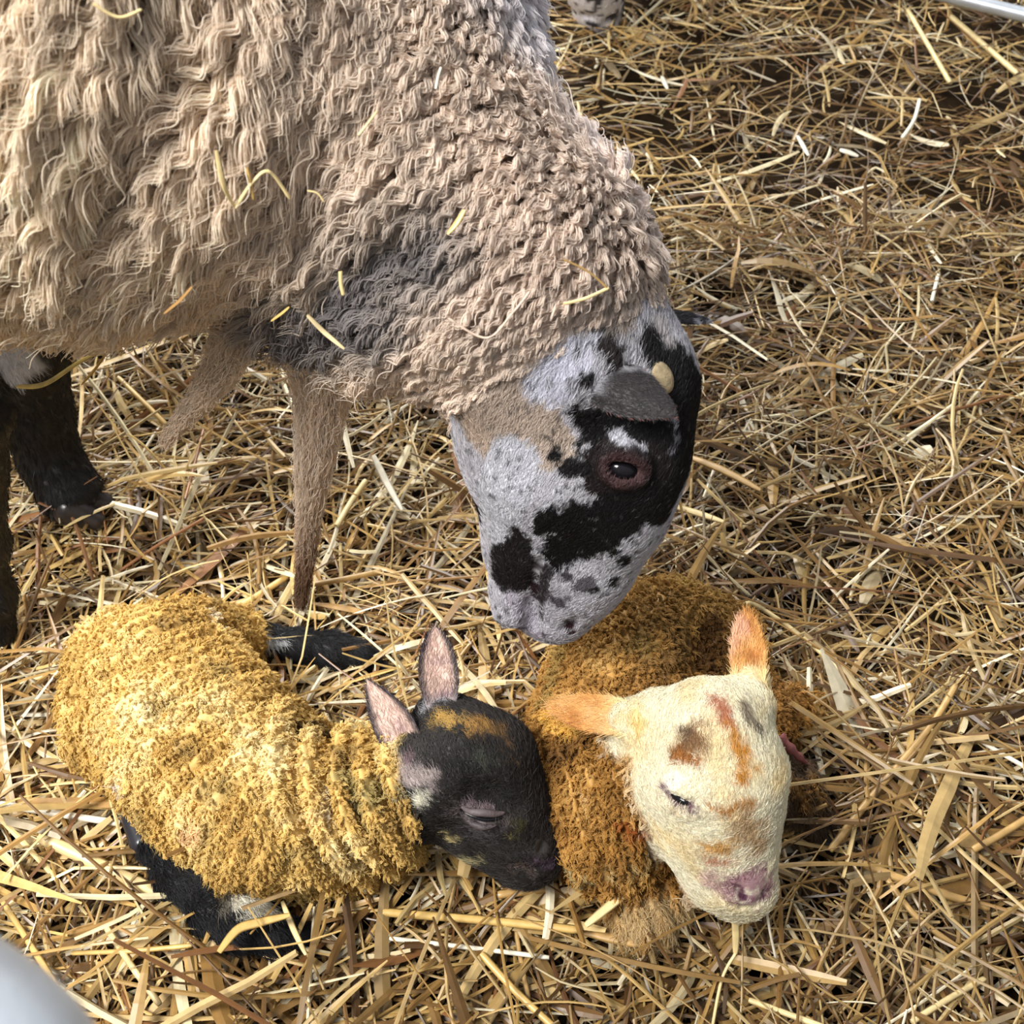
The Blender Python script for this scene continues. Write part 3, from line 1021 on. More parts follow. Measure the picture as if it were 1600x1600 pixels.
def legA(p):
    a = np.minimum(np.min([cone(p, x, y) for x, y in ((S(388, 1424, 32, z=.062), S(372, 1448, 30, z=.055)), (S(330, 1430, 27, z=.054), S(278, 1382, 25, z=.054)), (S(278, 1382, 25, z=.054), S(242, 1330, 23, z=.054)), (S(372, 1448, 30, z=.055), S(330, 1430, 27, z=.054)), (S(380, 1432, 30, z=.055), S(430, 1460, 26, z=.05)), (S(430, 1460, 26, z=.05), S(470, 1460, 18, z=.044)))], 0),
                   np.minimum(cone(p, S(425, 1003, 22, z=.045), S(520, 1016, 26, z=.040)), cone(p, S(520, 1016, 26, z=.040), S(596, 1040, 12, z=.03))))
    return a


def bumpA(p):
    s = (p - nkA) @ axA_neck
    win = smooth(-0.075, -0.02, s) * smooth(0.065, 0.03, s)
    wr_ = np.sin(2 * math.pi * s / 0.0215 + 2.2 * fbm(p, 18, 41, 2) + 60 * (p[:, 2] - 0.1) * 0.3)
    s2 = (p - bdA) @ axA_body
    wb_ = np.sin(2 * math.pi * s2 / 0.018 + 4.0 * fbm(p, 22, 43, 2))
    d = 0.0095 * wr_ * win + 0.0034 * wb_ * (1 - win) + 0.0010 * noise(p, 190, 44) + 0.0016 * fbm(p, 60, 45, 2)
    h = smooth(-0.012, 0.004, headA(p))
    l = smooth(0.016, 0.008, legA(p))
    return d * (1 - np.maximum(h, l))


A.bump = bumpA
av, aq = surface(A, 0.0026, 1)
an = vertex_normals(av, aq)
print('lamb A', len(av), time.time() - T0)
A.bump = None


def woolA(p):
    f = fbm(p, 24, 91, 3) * 1.3 + 0.25 * noise(p, 140, 92)
    c = ramp(f, [(168, 138, 82), (202, 166, 94), (220, 187, 112), (232, 204, 136), (246, 228, 176)])
    g = smooth(0.25, 0.7, fbm(p, 30, 95, 2))[:, None]
    c = c * (1 - 0.55 * g) + lin((150, 130, 84)) * 0.55 * g
    return np.clip(paint(c, p, A, [
        ([(478, 1142), (505, 1150)], (22, 14), (112, 92, 58)), ([(310, 1112)], 9, (130, 116, 78)),
        ([(330, 968), (352, 985)], (10, 8), (240, 226, 196)), ([(505, 1215), (510, 1270)], (5, 7), (226, 214, 188)),
        ([(560, 1270), (548, 1250)], 8, (150, 136, 100)), ([(535, 1215), (580, 1240), (570, 1290)], (18, 24, 10), (176, 156, 100)),
        ([(290, 1310), (310, 1300)], 14, (226, 190, 140)), ([(180, 1225), (195, 1232)], 7, (226, 214, 200)),
        ([(590, 1360)], 5, (240, 230, 214)),
        ([(600, 1215), (625, 1235)], 9, (150, 138, 104))], 0.005, 150, 0.003), 0, 1)


def colA(p):
    h = headA(p)
    l = legA(p)
    base = woolA(p)
    hc_ = np.tile(lin((54, 51, 50)), (len(p), 1)) * (1 + 0.35 * fbm(p, 90, 17, 2))[:, None]
    hc_ = paint(hc_, p, A, [
        ([(690, 1125), (720, 1128)], (14, 12), (196, 160, 88)), ([(742, 1138), (765, 1142)], 12, (176, 136, 76)), ([(790, 1150), (808, 1190)], (10, 5), (120, 92, 60)),
        ([(722, 1264), (756, 1284), (790, 1286)], (14, 18, 10), (104, 94, 94)),
        ([(728, 1271), (746, 1279), (770, 1281)], 3.5, (22, 18, 20)),
        ([(745, 1300), (770, 1308)], 12, (86, 82, 84)),
        ([(700, 1300), (708, 1312)], (8, 5), (200, 184, 130)), ([(730, 1345), (757, 1346)], (5, 3), (170, 160, 120)),
        ([(812, 1312)], 6, (150, 140, 84)), ([(758, 1190)], 9, (82, 84, 74)), ([(815, 1290)], 7, (80, 74, 50)),
        ([(840, 1348), (858, 1352)], 7, (84, 68, 82)), ([(800, 1352), (830, 1364)], 8, (104, 88, 80)),
        ([(612, 1190), (640, 1215), (672, 1222)], (14, 24, 12), (186, 172, 168)), ([(640, 1195)], 10, (130, 104, 110)), ([(738, 1262), (768, 1268)], 6, (140, 122, 126)), ([(668, 1105), (690, 1090)], (12, 16), (168, 168, 172)), ([(655, 1245), (660, 1252)], 8, (232, 228, 210))], 0.011, 130, 0.004)  # the pale upper-lid mark paints in its highlight
    sl = np.min([cone(p, (eyeA[i], 0.0012), (eyeA[i + 1], 0.0012)) for i in range(3)], 0)
    kk = smooth(0.0022, 0.0006, sl)[:, None]
    hc_ = hc_ * (1 - kk) + lin((16, 13, 14)) * kk
    k = smooth(-0.004, 0.004, h)[:, None]
    c = base * (1 - k) + hc_ * k
    lc_ = np.tile(lin((24, 24, 27)), (len(p), 1))
    lc_ = paint(lc_, p, A, [([(365, 1405), (400, 1412), (425, 1425)], (12, 16, 8), (212, 206, 188)), ([(385, 1420), (382, 1436)], (10, 8), (200, 196, 180)), ([(413, 1000), (440, 1003)], (13, 6), (196, 200, 202)), ([(350, 1415)], 12, (110, 104, 92))], 0.005, 200, 0.002)
    k = smooth(0.012, 0.007, l)[:, None]
    return c * (1 - k) + lc_ * k


mesh_object('body', av, aq, M_SKIN, lambA, col=np.clip(colA(av), 0, 1))
hA_, lA_ = headA(av), legA(av)
wA = (hA_ < 0.0) * (lA_ > 0.009)
lamb_wool(lambA, A, av, aq, an, wA.astype(float), colA, 17500, 8, unit(np.array([0.3, -0.5, -0.6])))
slitA = np.min([cone(av, (eyeA[i], 0.0005), (eyeA[i + 1], 0.0005)) for i in range(3)], 0)
lamb_hair(lambA, 'head_hair', av, aq, an, (hA_ >= -0.002) * smooth(0.002, 0.006, slitA) * smooth(0.006, 0.014, np.linalg.norm(av - noA[1], axis=1)), colA, 20000, lambda r: np.tile(-hdA_ax, (len(r), 1)), 0.004, 0.009)
lamb_hair(lambA, 'leg_hair', av, aq, an, (lA_ <= 0.010).astype(float), colA, 9000, lambda r: np.tile([0.8, -0.4, -0.4], (len(r), 1)), 0.006, 0.014, (0.1, 0.45))
lid = A.hit([722, 738, 756, 772, 784], [1266, 1276, 1281, 1281, 1276])
lidn = A.normal(lid)
v, q = tube_mesh(bez(lid + lidn * 0.0022, 20), 0.0016 * np.sin(np.linspace(0.25, 2.9, 20)), 8)
mesh_object('eye_slit', v, q, M_EYE, lambA)
up_ = A.hit([720, 736, 756, 774, 788], [1258, 1266, 1270, 1271, 1269])
v, q = tube_mesh(bez(up_ + A.normal(up_) * 0.0012, 20), 0.0032 * np.sin(np.linspace(0.25, 2.9, 20)), 10)
mesh_object('eyelid', v, q, M_SKIN, lambA, col=lin((102, 91, 92)) * (1 + 0.3 * fbm(v, 250, 3, 2))[:, None])
lo_ = A.hit([726, 742, 758, 774], [1277, 1287, 1291, 1289])
v, q = tube_mesh(bez(lo_ + A.normal(lo_) * 0.0008, 20), 0.0026 * np.sin(np.linspace(0.25, 2.9, 20)), 10)
mesh_object('eyelid', v, q, M_SKIN, lambA, col=lin((84, 75, 77)) * (1 + 0.3 * fbm(v, 250, 4, 2))[:, None])
c = S(224, 1292, 22, z=.056)
H = Shape()
dv = unit(P(216, 1268, z=.06) - P(242, 1332, z=.054))
sv = unit(np.cross(dv, FWD))
for sg in (-1, 1):
    H.limb([(c[0] - dv * 0.012 + sv * sg * 0.006, 0.0105), (c[0] + dv * 0.012 + sv * sg * 0.0065, 0.0085)], 0.003)
v, q = surface(H, 0.0016, 1)
mesh_object('hoof', v, q, M_HOOF, lambA, col=np.tile(lin((40, 40, 46)), (len(v), 1)))


def earA_col(v, inner, u, vv):
    pink = lin((212, 184, 170)) * (1 + 0.25 * fbm(v, 120, 3, 2))[:, None]
    pk = smooth(-0.05, 0.5, fbm(v, 70, 14, 2))[:, None]
    pink = pink * (1 - pk) + lin((134, 104, 112)) * pk
    edge = smooth(0.62, 0.95, np.abs(vv) + 0.25 * u ** 3)[:, None]
    c = pink * (1 - edge) + lin((46, 38, 44)) * edge
    c = np.where((inner > 0.5)[:, None], c, lin((44, 40, 44)))
    b = smooth(0.22, 0.06, u)[:, None]
    return np.clip(c * (1 - b) + lin((170, 160, 160)) * b, 0, 1)


ear_part(lambA, P(690, 1112, z=.190), P(679, 978, z=.225), 0.0165, -FWD + 0.1 * RIGHT, earA_col, 0.35, 0.002, 0.006, 1500, p1=0.62)
ear_part(lambA, P(655, 1200, z=.175), P(573, 1062, z=.205), 0.0175, -FWD - 0.2 * RIGHT, earA_col, 0.40, 0.002, 0.006, 1500, p1=0.8)

# --- the cream-headed lamb
lambB = thing('lamb', 'orange brown lamb with a cream head lying under the nose of the ewe', 'lamb', P(1000, 1200, z=0.0), 'newborn lambs lying on the straw')
B = Shape()
B.limb([S(1045, 1005, 98, z=.095), S(985, 1060, 112, z=.10), S(962, 1150, 118, z=.10), S(955, 1230, 112, z=.10), S(955, 1300, 88, z=.085)], 0.03)
B.limb([S(1120, 1010, 70, z=.08), S(1140, 1075, 60, z=.065)], 0.02)
B.limb([S(945, 1310, 74, z=.055), S(960, 1330, 62, z=.05)], 0.02)
B.limb([S(1000, 1225, 85, z=.14), S(1070, 1190, 78, z=.18)], 0.03)
B.limb([S(1000, 1330, 50, z=.06), S(1030, 1375, 40, z=.045), S(1008, 1425, 44, z=.040), S(985, 1440, 30, z=.03)], 0.02)
B.limb([S(1150, 1130, 60, z=.06), S(1215, 1120, 42, z=.055), S(1262, 1106, 26, z=.05)], 0.02)
B.limb([S(1165, 1180, 50, z=.06), S(1230, 1235, 38, z=.055), S(1262, 1285, 30, z=.040)], 0.02)
B.groove([S(1090, 960, 26, z=.165), S(1108, 1000, 32, z=.155), S(1098, 1050, 26, z=.15)], 0.025)
HB = [S(1105, 1150, 90, z=.215), S(1116, 1210, 103, z=.19), S(1124, 1288, 84, z=.155), S(1148, 1366, 57, z=.128), S(1170, 1392, 33, z=.118)]
B.limb(HB, 0.02)
B.limb([S(1075, 1270, 58, z=.14), S(1120, 1365, 42, z=.105), S(1150, 1398, 30, z=.10)], 0.02)
B.limb([S(1020, 1125, 44, z=.20), S(985, 1128, 34, z=.20)], 0.02)
B.limb([S(1165, 1095, 44, z=.21), S(1172, 1070, 30, z=.21)], 0.02)
eB = B.hit([1044, 1057, 1070, 1088], [1242, 1248, 1256, 1268])
nB = B.normal(eB)
B.groove([(eB[0] * .4 + eB[1] * .6 + nB[1] * 0.001, 0.0042), (eB[2] + nB[2] * 0.001, 0.0040)], 0.006)
B.limb([(eB[0] + UP * 0.006 - nB[0] * 0.002, 0.0042), (eB[1] + UP * 0.0065 - nB[1] * 0.002, 0.005), (eB[2] + UP * 0.006 - nB[2] * 0.002, 0.0045), (eB[3] + UP * 0.004 - nB[3] * 0.003, 0.003)], 0.006)
B.limb([(eB[0] - UP * 0.005 - nB[0] * 0.003, 0.0035), (eB[1] - UP * 0.0065 - nB[1] * 0.002, 0.0042), (eB[2] - UP * 0.006 - nB[2] * 0.002, 0.004), (eB[3] - UP * 0.003 - nB[3] * 0.003, 0.003)], 0.006)
nsB = B.hit([1156, 1166, 1196, 1190], [1390, 1404, 1392, 1405])
B.groove([(nsB[0], 0.0022), (nsB[1], 0.0032)], 0.005)
B.groove([(nsB[2], 0.0020), (nsB[3], 0.0028)], 0.005)
mB = B.hit([1112, 1135, 1160, 1185], [1392, 1412, 1420, 1416])
B.groove([(a, 0.0014) for a in mB], 0.004)
hdB_ax = unit(P(1165, 1390, z=.12) - P(1100, 1140, z=.22))
bdB_ax = unit(P(955, 1290, z=.10) - P(1030, 990, z=.10))


def headB(p):
    d = np.min([cone(p, HB[i], HB[i + 1]) for i in range(4)], 0)
    d = np.minimum(d, cone(p, S(1075, 1270, 58, z=.14), S(1150, 1398, 34, z=.10)))
    d = np.minimum(d, cone(p, S(1020, 1125, 44, z=.20), S(985, 1128, 34, z=.20)))
    d = np.minimum(d, cone(p, S(1165, 1095, 44, z=.21), S(1172, 1070, 30, z=.21)))
    return 0.013 - d + 0.003 * fbm(p, 70, 3, 2)


def legB(p):
    return np.minimum(cone(p, S(1008, 1422, 46, z=.040), S(985, 1440, 32, z=.03)), cone(p, S(1215, 1215, 44, z=.055), S(1262, 1285, 32, z=.040)))


def bumpB(p):
    s = (p - P(955, 1240, z=.1)) @ unit(0.75 * RIGHT + 0.25 * UP)
    win = smooth(-0.02, 0.03, (p - P(955, 1120, z=.14)) @ -UP) * smooth(-0.07, -0.03, s)
    wr_ = np.sin(2 * math.pi * s / 0.016 + 2.5 * fbm(p, 22, 41, 2))
    wb_ = np.sin(2 * math.pi * ((p - P(955, 1120, z=.1)) @ unit(RIGHT + 0.2 * UP)) / 0.012 + 4 * fbm(p, 20, 47, 2))
    d = 0.0045 * wr_ * win + 0.0012 * wb_ + 0.0008 * noise(p, 200, 44) + 0.0012 * fbm(p, 60, 45, 2)
    h = smooth(-0.006, 0.004, headB(p))
    return d * (1 - h)


B.bump = bumpB
bv, bq = surface(B, 0.0026, 1)
bn = vertex_normals(bv, bq)
B.bump = None
print('lamb B', len(bv), time.time() - T0)


def woolB(p):
    f = fbm(p, 26, 191, 3) * 1.25 + 0.25 * noise(p, 140, 192)
    c = ramp(f, [(112, 80, 42), (152, 110, 54), (180, 134, 68), (200, 156, 86), (216, 180, 114)])
    top = smooth(0.0, 0.10, (p - P(980, 1130, z=.16)) @ UP)[:, None]
    c = c * (1 - 0.6 * top) + lin((150, 120, 66)) * 0.6 * top
    return np.clip(paint(c, p, B, [
        ([(860, 1120), (900, 1140)], 14, (216, 172, 84)), ([(885, 1010), (860, 1090)], 14, (168, 138, 78)),
        ([(1000, 915), (1060, 912), (1120, 935)], 12, (188, 158, 92)),
        ([(880, 1350), (920, 1375)], (12, 16), (176, 156, 110)), ([(960, 1360), (1010, 1340)], 16, (190, 162, 108)), ([(920, 1250)], 8, (232, 196, 140)),
        ([(1000, 1010)], 26, (140, 112, 60)), ([(925, 1310), (940, 1330)], 10, (190, 140, 66)),
        ([(985, 1290), (1010, 1300)], 16, (150, 84, 34)),
        ([(1110, 985), (1105, 1050)], 26, (92, 62, 28))], 0.007, 120, 0.004), 0, 1)  # last mark: shade of the hollow between rump and flank, painted in


def colB(p):
    h, l = headB(p), legB(p)
    c = woolB(p)
    kn = np.tile(lin((206, 180, 132)), (len(p), 1)) * (1 + 0.25 * fbm(p, 60, 5, 2))[:, None]
    rt = p[:, 0] > P(1120, 1250, z=.05)[0]
    kn = np.where(rt[:, None], lin((92, 72, 52)) * (1 + 0.4 * fbm(p, 80, 6, 2))[:, None], kn)
    k = smooth(0.014, 0.007, l)[:, None]
    c = c * (1 - k) + kn * k
    hc_ = np.tile(lin((248, 240, 214)), (len(p), 1))
    yel = smooth(0.0, 0.55, fbm(p, 32, 301, 3))[:, None]
    hc_ = hc_ * (1 - 0.6 * yel) + lin((240, 214, 150)) * 0.6 * yel
    hc_ = paint(hc_, p, B, [
        ([(1056, 1180), (1085, 1160)], (14, 22), (150, 114, 78)), ([(1060, 1188), (1085, 1196)], (7, 9), (176, 116, 56)), ([(1070, 1150)], 9, (110, 86, 64)),
        ([(1128, 1105), (1142, 1135)], (14, 12), (196, 130, 96)), ([(1145, 1150), (1165, 1190), (1168, 1225)], (8, 12, 10), (214, 154, 62)),
        ([(1112, 1265), (1140, 1272), (1175, 1255)], (5, 10, 6), (196, 142, 72)), ([(1165, 1290), (1180, 1330)], (18, 14), (206, 178, 138)),
        ([(1095, 1325), (1135, 1330)], (7, 10), (222, 180, 110)), ([(1120, 1353), (1138, 1352)], 5, (200, 128, 84)),
        ([(1170, 1120), (1185, 1140)], (14, 12), (150, 138, 118)),
        ([(1060, 1225), (1040, 1230)], 10, (250, 244, 232)),
        ([(1044, 1242), (1064, 1254), (1092, 1270)], (9, 9, 4), (128, 92, 104)),
        ([(1115, 1375), (1135, 1395)], (16, 14), (222, 196, 184)), ([(1148, 1382), (1180, 1380), (1198, 1388)], (16, 22, 14), (176, 138, 142)), ([(1160, 1400), (1185, 1405)], (10, 9), (150, 104, 122)),
        ([(1156, 1392), (1166, 1404)], (5, 6), (92, 52, 74)), ([(1194, 1394), (1190, 1404)], 4, (104, 62, 80)),
        ([(985, 1120), (1000, 1135)], 18, (240, 214, 150))], 0.010, 120, 0.005)
    k = smooth(-0.004, 0.004, h)[:, None]
    return np.clip(c * (1 - k) + hc_ * k, 0, 1)


mesh_object('body', bv, bq, M_SKIN, lambB, col=colB(bv))
hB_, lB_ = headB(bv), legB(bv)
lamb_wool(lambB, B, bv, bq, bn, ((hB_ < 0.0) & (lB_ > 0.010)).astype(float), colB, 9000, 11, unit(np.array([-0.1, -0.7, -0.6])), 0.0065, 0.0018, 0.7, 0.16)
nose_d = np.linalg.norm(bv - B.hit(1178, 1392)[0], axis=1)
lamb_hair(lambB, 'head_hair', bv, bq, bn, (hB_ >= -0.003) * smooth(0.008, 0.030, nose_d), colB, 34000, lambda r: np.tile(-hdB_ax * 0.9, (len(r), 1)) + 0.5 * np.stack([fbm(r, 40, 1), fbm(r, 40, 2), fbm(r, 40, 3)], 1), 0.004, 0.008, (0.12, 0.42), 0.08, 0.2)
lamb_hair(lambB, 'leg_hair', bv, bq, bn, (lB_ <= 0.011).astype(float), colB, 7000, lambda r: np.tile([-0.2, -0.6, -0.6], (len(r), 1)), 0.008, 0.017, (0.2, 0.7), 0.15)
sl_ = unit(eB[2] - eB[0])
sl_ = tangent(sl_[None], nB[1][None])[0]
v, q = ball_mesh(eB[1] + (eB[2] - eB[1]) * 0.3 - nB[1] * 0.0042, 0.0062, (1.5, 0.62, 0.8), np.stack([sl_, np.cross(nB[1], sl_), nB[1]]))
mesh_object('eye', v, q, M_EYE, lambB)
v, q = tube_mesh(bez([P(1218, 1150, z=.095), P(1238, 1172, z=.09), P(1254, 1188, z=.08), P(1276, 1212, z=.055)], 16), np.linspace(0.0045, 0.002, 16) * (1 + 0.25 * np.sin(np.arange(16) * 1.7)), 9)
mesh_object('umbilical_cord', v, q, M_SKIN, lambB, col=lin((142, 84, 80)) * (1 + 0.4 * fbm(v, 200, 3, 2))[:, None])
c = S(1270, 1302, 20, z=.036)
H = Shape()
for sg in (-1, 1):
    H.limb([(c[0] + np.array([sg * 0.006, 0.008, 0.004]), 0.010), (c[0] + np.array([sg * 0.006 + 0.008, -0.010, -0.004]), 0.007)], 0.003)
v, q = surface(H, 0.0018, 1)
mesh_object('hoof', v, q, M_HOOF, lambB, col=np.tile(lin((44, 46, 48)), (len(v), 1)))


def earB_col(v, inner, u, vv):
    c = ramp(fbm(v, 60, 33, 3) * 1.4, [(190, 128, 66), (220, 164, 92), (230, 186, 126), (236, 204, 152)])
    pk = smooth(0.2, 0.6, fbm(v, 45, 34, 2) + 0.3 * vv)[:, None] * smooth(0.3, 0.5, u)[:, None]
    c = c * (1 - 0.6 * pk) + lin((226, 184, 164)) * 0.6 * pk
    b = smooth(0.42, 0.18, u + 0.12 * fbm(v, 50, 7, 2))[:, None]
    return np.clip(c * (1 - b) + lin((240, 222, 168)) * b, 0, 1)


ear_part(lambB, P(1012, 1128, z=.215), P(856, 1102, z=.19), 0.0160, -FWD + 0.4 * UP, earB_col, 0.25, 0.004, 0.009, 2600, p1=0.7)
ear_part(lambB, P(1172, 1092, z=.222), P(1166, 956, z=.225), 0.0142, -FWD - 0.1 * RIGHT, earB_col, 0.30, 0.004, 0.008, 2400, p1=0.5)
print('lambs', time.time() - T0)

# ------------------------------------------------------------------ the other sheep, grazing at the far side of the pen
other = thing('sheep', 'black and white speckled sheep muzzle nosing the straw beyond the back of the ewe', 'sheep', (0.15, 2.6, 0.0))
O = Shape()
OH = [S(941, 40, 13, z=.035), S(936, 18, 32, z=.055), S(928, -40, 47, z=.12), S(922, -130, 62, z=.22), S(915, -240, 82, z=.32)]
O.limb(OH, 0.03)
O.limb([OH[-1], ((0.14, 2.55, 0.46), 0.13), ((0.18, 2.8, 0.50), 0.20), ((0.28, 3.5, 0.52), 0.22)], 0.05)
for xx, yy in ((0.08, 2.72), (0.32, 2.74), (0.16, 3.5), (0.40, 3.5)):
    O.limb([((xx, yy, 0.42), 0.08), ((xx, yy, 0.2), 0.035), ((xx, yy, 0.02), 0.032)], 0.03)
nO = O.hit([918, 955], [28, 30])
O.groove([(a, 0.008) for a in nO[:1]], 0.01)
O.groove([(a, 0.008) for a in nO[1:]], 0.01)
ov, oq = surface(O, 0.006, 1)


def colO(p):
    c = np.tile(lin((226, 224, 230)), (len(p), 1))
    sp = fbm(p, 95, 401, 2) > 0.16
    c = np.where(sp[:, None], lin((60, 58, 64)), c)
    dn = 1 - smooth(0.015, 0.040, np.linalg.norm(p - OH[0][0], axis=1) + 0.02 * noise(p, 50, 5))
    c = c * (1 - dn[:, None]) + lin((96, 92, 96)) * dn[:, None]
    far = ((p[:, 2] > 0.36) & (p[:, 1] > 2.4))[:, None]
    c = np.where(far, lin((196, 182, 162)), c)
    return np.where(((p[:, 2] < 0.3) & (p[:, 1] > 2.6))[:, None], lin((34, 31, 32)), c)


mesh_object('body', ov, oq, M_SKIN, other, col=colO(ov))
on = vertex_normals(ov, oq)
t, b = sample(ov, oq, 9000, (ov[:, 1] < 2.45) * 1.0)
r, n_ = interp(ov, t, b), unit(interp(on, t, b))
hp = lay_hair(r, n_, np.tile(unit(OH[-1][0] - OH[0][0]), (len(r), 1)), rng.uniform(0.006, 0.011, len(r)), rng.uniform(0.15, 0.4, len(r)), 4, 0.3)
strands('face_hair', hp, np.array([.4, .4, .3, .1]) * 1e-3, np.clip(colO(r) * rng.uniform(0.8, 1.2, (len(r), 1)), 0, 1), M_HAIR, other)
t, b = sample(ov, oq, 900, ((ov[:, 2] > 0.36) & (ov[:, 1] > 2.45)) * 1.0)
r, n_ = interp(ov, t, b), unit(interp(on, t, b))
lp = lay_locks(r, n_, np.tile([0.0, 0.3, -1.0], (len(r), 1)), 0.014, 0.05, 0.45, 24, 6, 0.7, 0.08, 2, 0.1)
strands('fleece', lp, np.array([.8, .8, .7, .6, .5, .2]) * 1e-3, lin((200, 186, 166)) * rng.uniform(0.8, 1.1, (len(lp), 1)), M_WOOL, other)

# ------------------------------------------------------------------ steel hurdles that make the pen
def pipe(name, pts, r, parent, n=24):
    v, q = tube_mesh(bez(pts, n), r, 16, (0.12, 0.21, 0.97))
    return mesh_object(name, v, q, M_STEEL, parent)


a, b_ = P(1500, -2, z=.10), P(1600, 23, z=.10)
dh = unit((b_ - a) * [1, 1, 0])
far_h = thing('hurdle', 'grey steel hurdle rail crossing the straw at the far right corner', 'hurdle', tuple(a * [1, 1, 0]))
for hz in (0.0, 0.2, 0.42, 0.66):
    pipe('rail', [a - dh * 0.45 + [0, 0, hz], a + [0, 0, hz], a + dh * 0.9 + [0, 0, hz]], 0.0105, far_h)
for s_ in (-0.45, 0.9):
    pipe('upright', [a + dh * s_ + [0, 0, -0.10], a + dh * s_ + [0, 0, 0.3], a + dh * s_ + [0, 0, 0.68]], 0.012, far_h)
near_h = thing('hurdle', 'blurred pale steel hurdle corner close to the viewer at bottom left', 'hurdle', (-0.13, 0.08, 0.0))
c_ = [P(-900, 1410, d=.31), P(-500, 1452, d=.305), P(-220, 1512, d=.30), P(-70, 1588, d=.30), P(40, 1690, d=.30), P(95, 1830, d=.30)]
dn_ = c_[-1].copy()
pipe('frame', c_ + [dn_ + [0.004, 0, -0.12], dn_ + [0.004, 0, -0.35], np.array([dn_[0] + 0.004, dn_[1], 0.0])], 0.020, near_h, 70)
for zz in (0.12, 0.30, 0.46):
    pipe('rail', [np.array([dn_[0], dn_[1], zz]), np.array([dn_[0] - 0.15, dn_[1] - 0.004, zz]), np.array([dn_[0] - 0.30, dn_[1] - 0.01, zz])], 0.012, near_h)

# ------------------------------------------------------------------ single stalks one can point at
def stalk(pts3, w, col, label, group=None, leaf=False, cat='straw', name='straw_stalk', sides=6):
    pth = bez(pts3, max(10, 6 * len(pts3)))
    k = len(pth)
    org = pth.mean(0)
    t = np.linspace(0, 1, k)
    prof = (np.sin(math.pi * np.clip(0.12 + 0.8 * t, 0, 1)) ** 0.6) if leaf else np.where((t < 0.02) | (t > 0.98), 0.8, 1.0)
    view = unit(pth - CAM)
    side = np.cross(unit(np.gradient(pth, axis=0)), np.array([0, 0.0, 1.0]) * 1.0 - 0.3 * view)
    wd = w * prof
    v = tube_rings(pth[None], wd[None], (wd * (0.22 if leaf else 0.7))[None], side[None], sides).reshape(-1, 3)
    q = ring_quads(1, k, sides)
    cc = lin(col) * (1 + 0.14 * noise(v, 160, 5) + 0.08 * noise(v, 30, 6))[:, None]
    if not leaf:
        nodes = (np.abs((t * 3.3 + 0.2) % 1 - 0.5) < 0.02)
        cc = np.where(np.repeat(nodes, sides)[:, None], cc * 0.6, cc)
    o = mesh_object(name, v, q, M_STRAW, None, col=np.clip(cc, 0, 1), origin=org)
    tag(o, label, cat, group)
    return o


